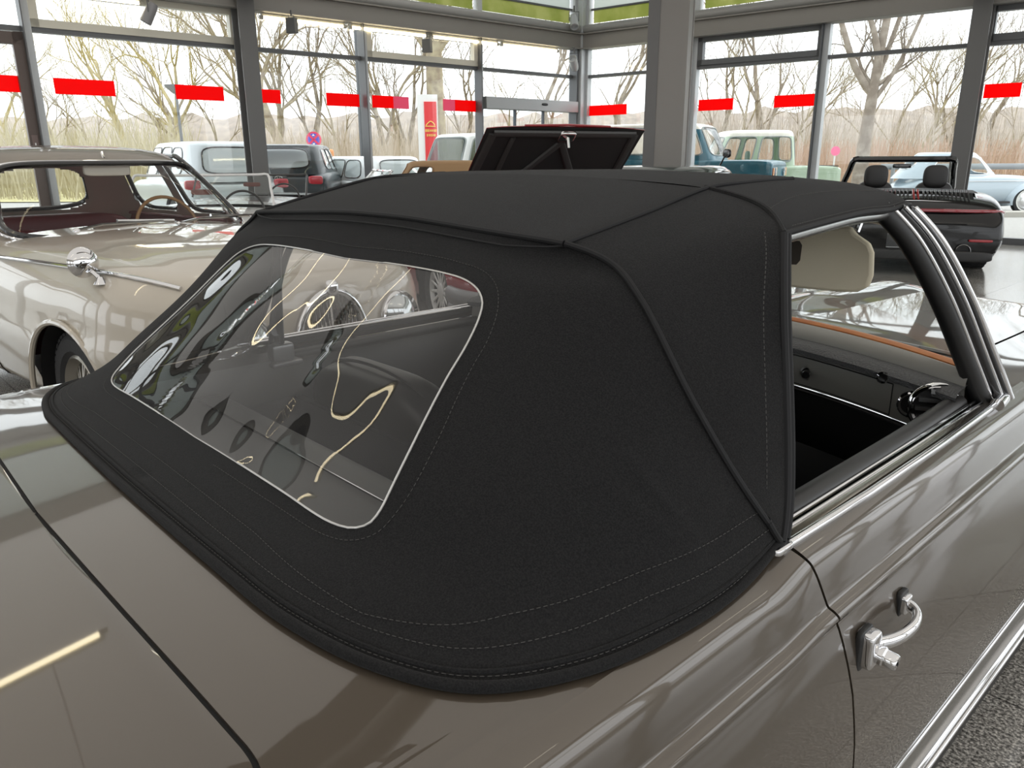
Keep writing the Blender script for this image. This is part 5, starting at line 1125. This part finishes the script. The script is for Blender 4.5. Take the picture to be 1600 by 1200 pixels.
# ---------------------------------------------------------------- cars outside the glass
OG=GZ
SUVW=mat('pale_blue_paint',(.52,.57,.60),.3,.1,1); DKP=mat('petrol_paint',(.015,.025,.032),.3,.0,.25,.3); SILV=mat('white_silver_paint',(.66,.68,.69),.3,.2,1)
LGLASS=mat('car_window_pale',(.48,.53,.54),.08,0,1); DGLASS=mat('car_window_dark',(.05,.015,.02),.1,0,1)
def suv(px,d,rz,paint,label,name,L=2.25,W=.92,H=1.68,belt=1.02,glass=None,nose=.95):
    q_=far(px,d,OG); p=(*place(q_[:2],rz,(-L,0)),OG); c=Car(name,label,'car',p,rz,paint,[(L,.62,.72,.36,.12),(L-.08,.80,.86,.26,.16),(L-.6,W-.03,nose+.02,.24,.18),(1.1,W,belt,.24,.14),(0,W,belt+.02,.24,.10),(-1.2,W,belt+.03,.24,.10),(-L+.25,W-.04,belt+.01,.26,.14),(-L+.04,W-.12,belt-.08,.30,.1),(-L,W-.2,.70,.40,.08)],arches=((1.35,.36,.41),(-1.35,.36,.41)))
    g=glass if glass is not None else LGLASS
    c.house((-.48,1.72,W-.08,5),(-.62,1.25,W-.24,5),belt,H,[('windscreen',-38,38,.05,.55,6),('side_window',49,78,.08,.53,6),('side_window',80,106,.08,.53,6),('side_window',108,126,.10,.52,4),('side_window',234,252,.10,.52,4),('side_window',254,280,.08,.53,6),('side_window',282,311,.08,.53,6),('rear_window',145,215,.12,.52,5)],glass=g,trim=BLACKGLOSS,tr=.014)
    c.wheels((1.35,-1.35),W-.12,.36,.22,'alloy',(.4,.4,.4),nsp=5); return c
def tails(c,x,y,z,m=None,sz=(.10,.26,.16)):
    for g in (1,-1): b=MB(); b.rbox((x,g*y,z),sz,5,ex=5); c.part(b,'tail_lamp',m or mat('tail_lamp_red',(.55,.02,.04),.25,0,1))
c=suv(372,13.9,YAW+radians(128),SUVW,'pale blue-white estate car parked outside the left window, tail to the right','estate_car',H=1.72); tails(c,-2.18,.78,.98)
c=suv(434,14.6,YAW+radians(97),DKP,'dark petrol hatchback outside with its tail towards the glass','hatchback',W=.94,H=1.68,belt=1.12); tails(c,-2.20,.66,1.02)
b=MB(); b.rbox((-2.10,0,1.62),(.30,1.15,.05),6,ex=5); c.part(b,'roof_spoiler',DKP); 
b=MB(); b.tube([(-2.235,.075*cos(a),1.030+.075*sin(a)) for a in np.linspace(0,2*pi,28,endpoint=False)],.008,6,closed=True)
b.tube([(-2.235,-.03,1.090),(-2.235,-.0,1.035),(-2.235,.03,1.090)],.007,5); b.tube([(-2.235,-.062,1.055),(-2.235,-.035,0.970),(-2.235,0,1.025),(-2.235,.035,0.970),(-2.235,.062,1.055)],.007,5); c.part(b,'tail_emblem',CHROME)
b=MB(); b.tube([(-2.20,-.15,1.07),(-2.19,.45,1.08)],.018,6); c.part(b,'rear_wiper',BLACKGLOSS)
b=MB(); b.box((-2.262,0,.66),(.01,.52,.11)); c.part(b,'plate',mat('plate_white',(.6,.6,.6),.5))
c=suv(640,16.4,YAW+radians(133),SILV,'white-silver saloon parked outside beyond the second window bay','saloon_car',H=1.46,belt=.93,nose=.85); tails(c,-2.20,.72,.86)
c=suv(640,21,YAW+radians(150),BLACKP,'black car whose roof shows behind the third window post','hatchback',H=1.42,belt=.9,nose=.82)
# boxy off-roaders
def boxy(px,d,rz,paint,roofp,label,name,H=1.98,pick=False,z0=1.10,gl=None):
    p=far(px,d,OG)
    st=[(2.15,.80,z0-.12,.46,.04),(2.12,.84,z0-.04,.44,.05),(1.2,.87,z0,.44,.05),(.9,.88,z0,.44,.05),(-2.0,.88,z0,.44,.05),(-2.1,.86,z0-.04,.48,.05)]
    c=Car(name,label,'car',p,rz,paint,st,arches=((1.45,.40,.44),(-1.25,.40,.44)),crown=.015)
    if pick: base=(.0,1.05,.84,9); roof=(-.15,.82,.74,7); w=[('windscreen',-40,40,.08,.5,8),('side_window',47,84,.08,.5,7),('side_window',92,132,.08,.5,7),('side_window',228,268,.08,.5,7),('side_window',276,313,.08,.5,7),('rear_window',140,220,.1,.54,7)]
    else: base=(-.55,1.50,.84,9); roof=(-.66,1.28,.74,8); w=[('windscreen',-40,40,.08,.55,8),('side_window',47,80,.08,.55,7),('side_window',83,132,.1,.54,7),('side_window',228,277,.1,.54,7),('side_window',280,313,.08,.55,7),('rear_window',140,220,.1,.54,7)]
    c.house(base,roof,z0,H,w,trim=mat('seal_grey',(.25,.27,.26),.5),tr=.016,roofpaint=roofp,glass=gl or GLASS); c.wheels((1.45,-1.25),.76,.40,.22,'steel',(.6,.6,.58))
    c.seats(.05,.38,mat('seat_green_grey',(.22,.30,.27),.6),.6,True,.62)
    b=MB(); b.rbox((2.24,0,.56),(.12,1.7,.14),6,ex=6); c.part(b,'bumper',STEEL)
    return c
OFFW=mat('offwhite_paint',(.70,.71,.70),.3,0,1); CRE=mat('cream_roof_paint',(.76,.73,.64),.4,0,.5); TEAL=mat('teal_paint',(.008,.105,.155),.35,0,.3,.3); PGREEN=mat('pale_green_paint',(.33,.43,.30),.35,0,1)
c=boxy(738,19.5,YAW+radians(222),OFFW,OFFW,'white off-roader outside the framed window behind the tan-topped cabriolet','off_roader',H=1.98,gl=SMOKE); c.swheel(.62,.36,1.15)
c=boxy(1062,17.6,YAW-radians(28),TEAL,CRE,'teal off-roader outside with amber indicator, bonnet pointing right','off_roader',H=2.10,z0=1.33)
for g in (1,-1):
    b=MB(); b.box((2.155,g*.72,1.1),(.03,.13,.17)); c.part(b,'indicator',mat('indicator_orange',(.75,.20,.04),.3,0,1)); 
    b=MB(); b.lathe([(.10,0),(.105,.03),(0,.045)],(2.15,g*.50,1.1),(1,0,0),24); c.part(b,'headlamp',mat('lamp_lens',(.55,.58,.58),.08,.6,1))
for k in range(5): b=MB(); b.tube([(2.16,-.36,.80+.05*k),(2.16,.36,.80+.05*k)],.012,6); c.part(b,'grille_bar',STEEL)
c=boxy(1168,20.5,YAW+radians(178),PGREEN,CRE,'pale green pick-up with cream hard top outside the right windows','pickup_truck',z0=1.16,H=2.05,pick=True)
b=MB(); b.box((-1.5,0,1.18),(1.1,1.62,.02)); c.part(b,'load_bed',GAP)
# pale blue beetle-shaped car
LB=mat('light_blue_paint',(.42,.50,.56),.3,0,1)
p=far(1514,20.4,OG); rz=YAW+radians(3)
c=Car('small_car','pale blue rounded classic car with whitewall tyres parked outside on the right','car',p,rz,LB,[(1.95,.25,.60,.40,.15),(1.85,.46,.78,.34,.2),(1.5,.56,.88,.30,.22),(.9,.68,.93,.28,.18),(0,.70,.92,.26,.14),(-.8,.70,.93,.28,.2),(-1.4,.62,.90,.32,.3),(-1.85,.36,.66,.38,.2),(-1.98,.2,.55,.42,.1)],arches=())
c.house((-.56,1.32,.64,2.5),(-.58,.70,.50,2.5),.86,1.50,[('windscreen',-40,40,.10,.5,4),('side_window',48,86,.08,.5,4),('side_window',90,122,.10,.48,3),('side_window',238,270,.10,.48,3),('side_window',274,312,.08,.5,4),('rear_window',155,205,.2,.5,3)],trim=CHROME,tr=.012,glass=GLASS)
for x in (1.22,-1.22):
    for g in (1,-1):
        th_=np.linspace(-.35,pi+.25,26); b=MB(); rows=[]
        for k in np.linspace(0,1,9):
            rr=.30+.20*sin(k*pi/2)**1.0 if False else .33+.17*cos((1-k)*pi/2*0+k*pi/2)*1.0; rows.append([(x+(.33+.14*sqrt(max(0,1-k*k)))*cos(a)*1.15,g*(.48+.30*k),.30+(.33+.14*sqrt(max(0,1-k*k)))*sin(a)) for a in th_])
        b.grid(rows); c.part(b,'mudguard',LB,angle=60)
c.wheels((1.22,-1.22),.66,.33,.15,'cap',(.75,.75,.75),ww=True)
c.lamp(1.72,.60,.74,.09); b=MB(); b.tube(cr([(1.6,-.78,.42),(2.08,-.6,.42),(2.15,0,.42),(2.08,.6,.42),(1.6,.78,.42)],24),.035,8); c.part(b,'bumper',CHROME); b=MB(); b.box((0,-.74,.29),(1.5,.14,.05)); c.part(b,'running_board',RUBBER); b=MB(); b.box((0,.74,.29),(1.5,.14,.05)); c.part(b,'running_board',RUBBER)
b=MB(); b.tube([(1.3,-.71,.80),(-.9,-.71,.80)],.008,6); c.part(b,'waist_trim',CHROME)
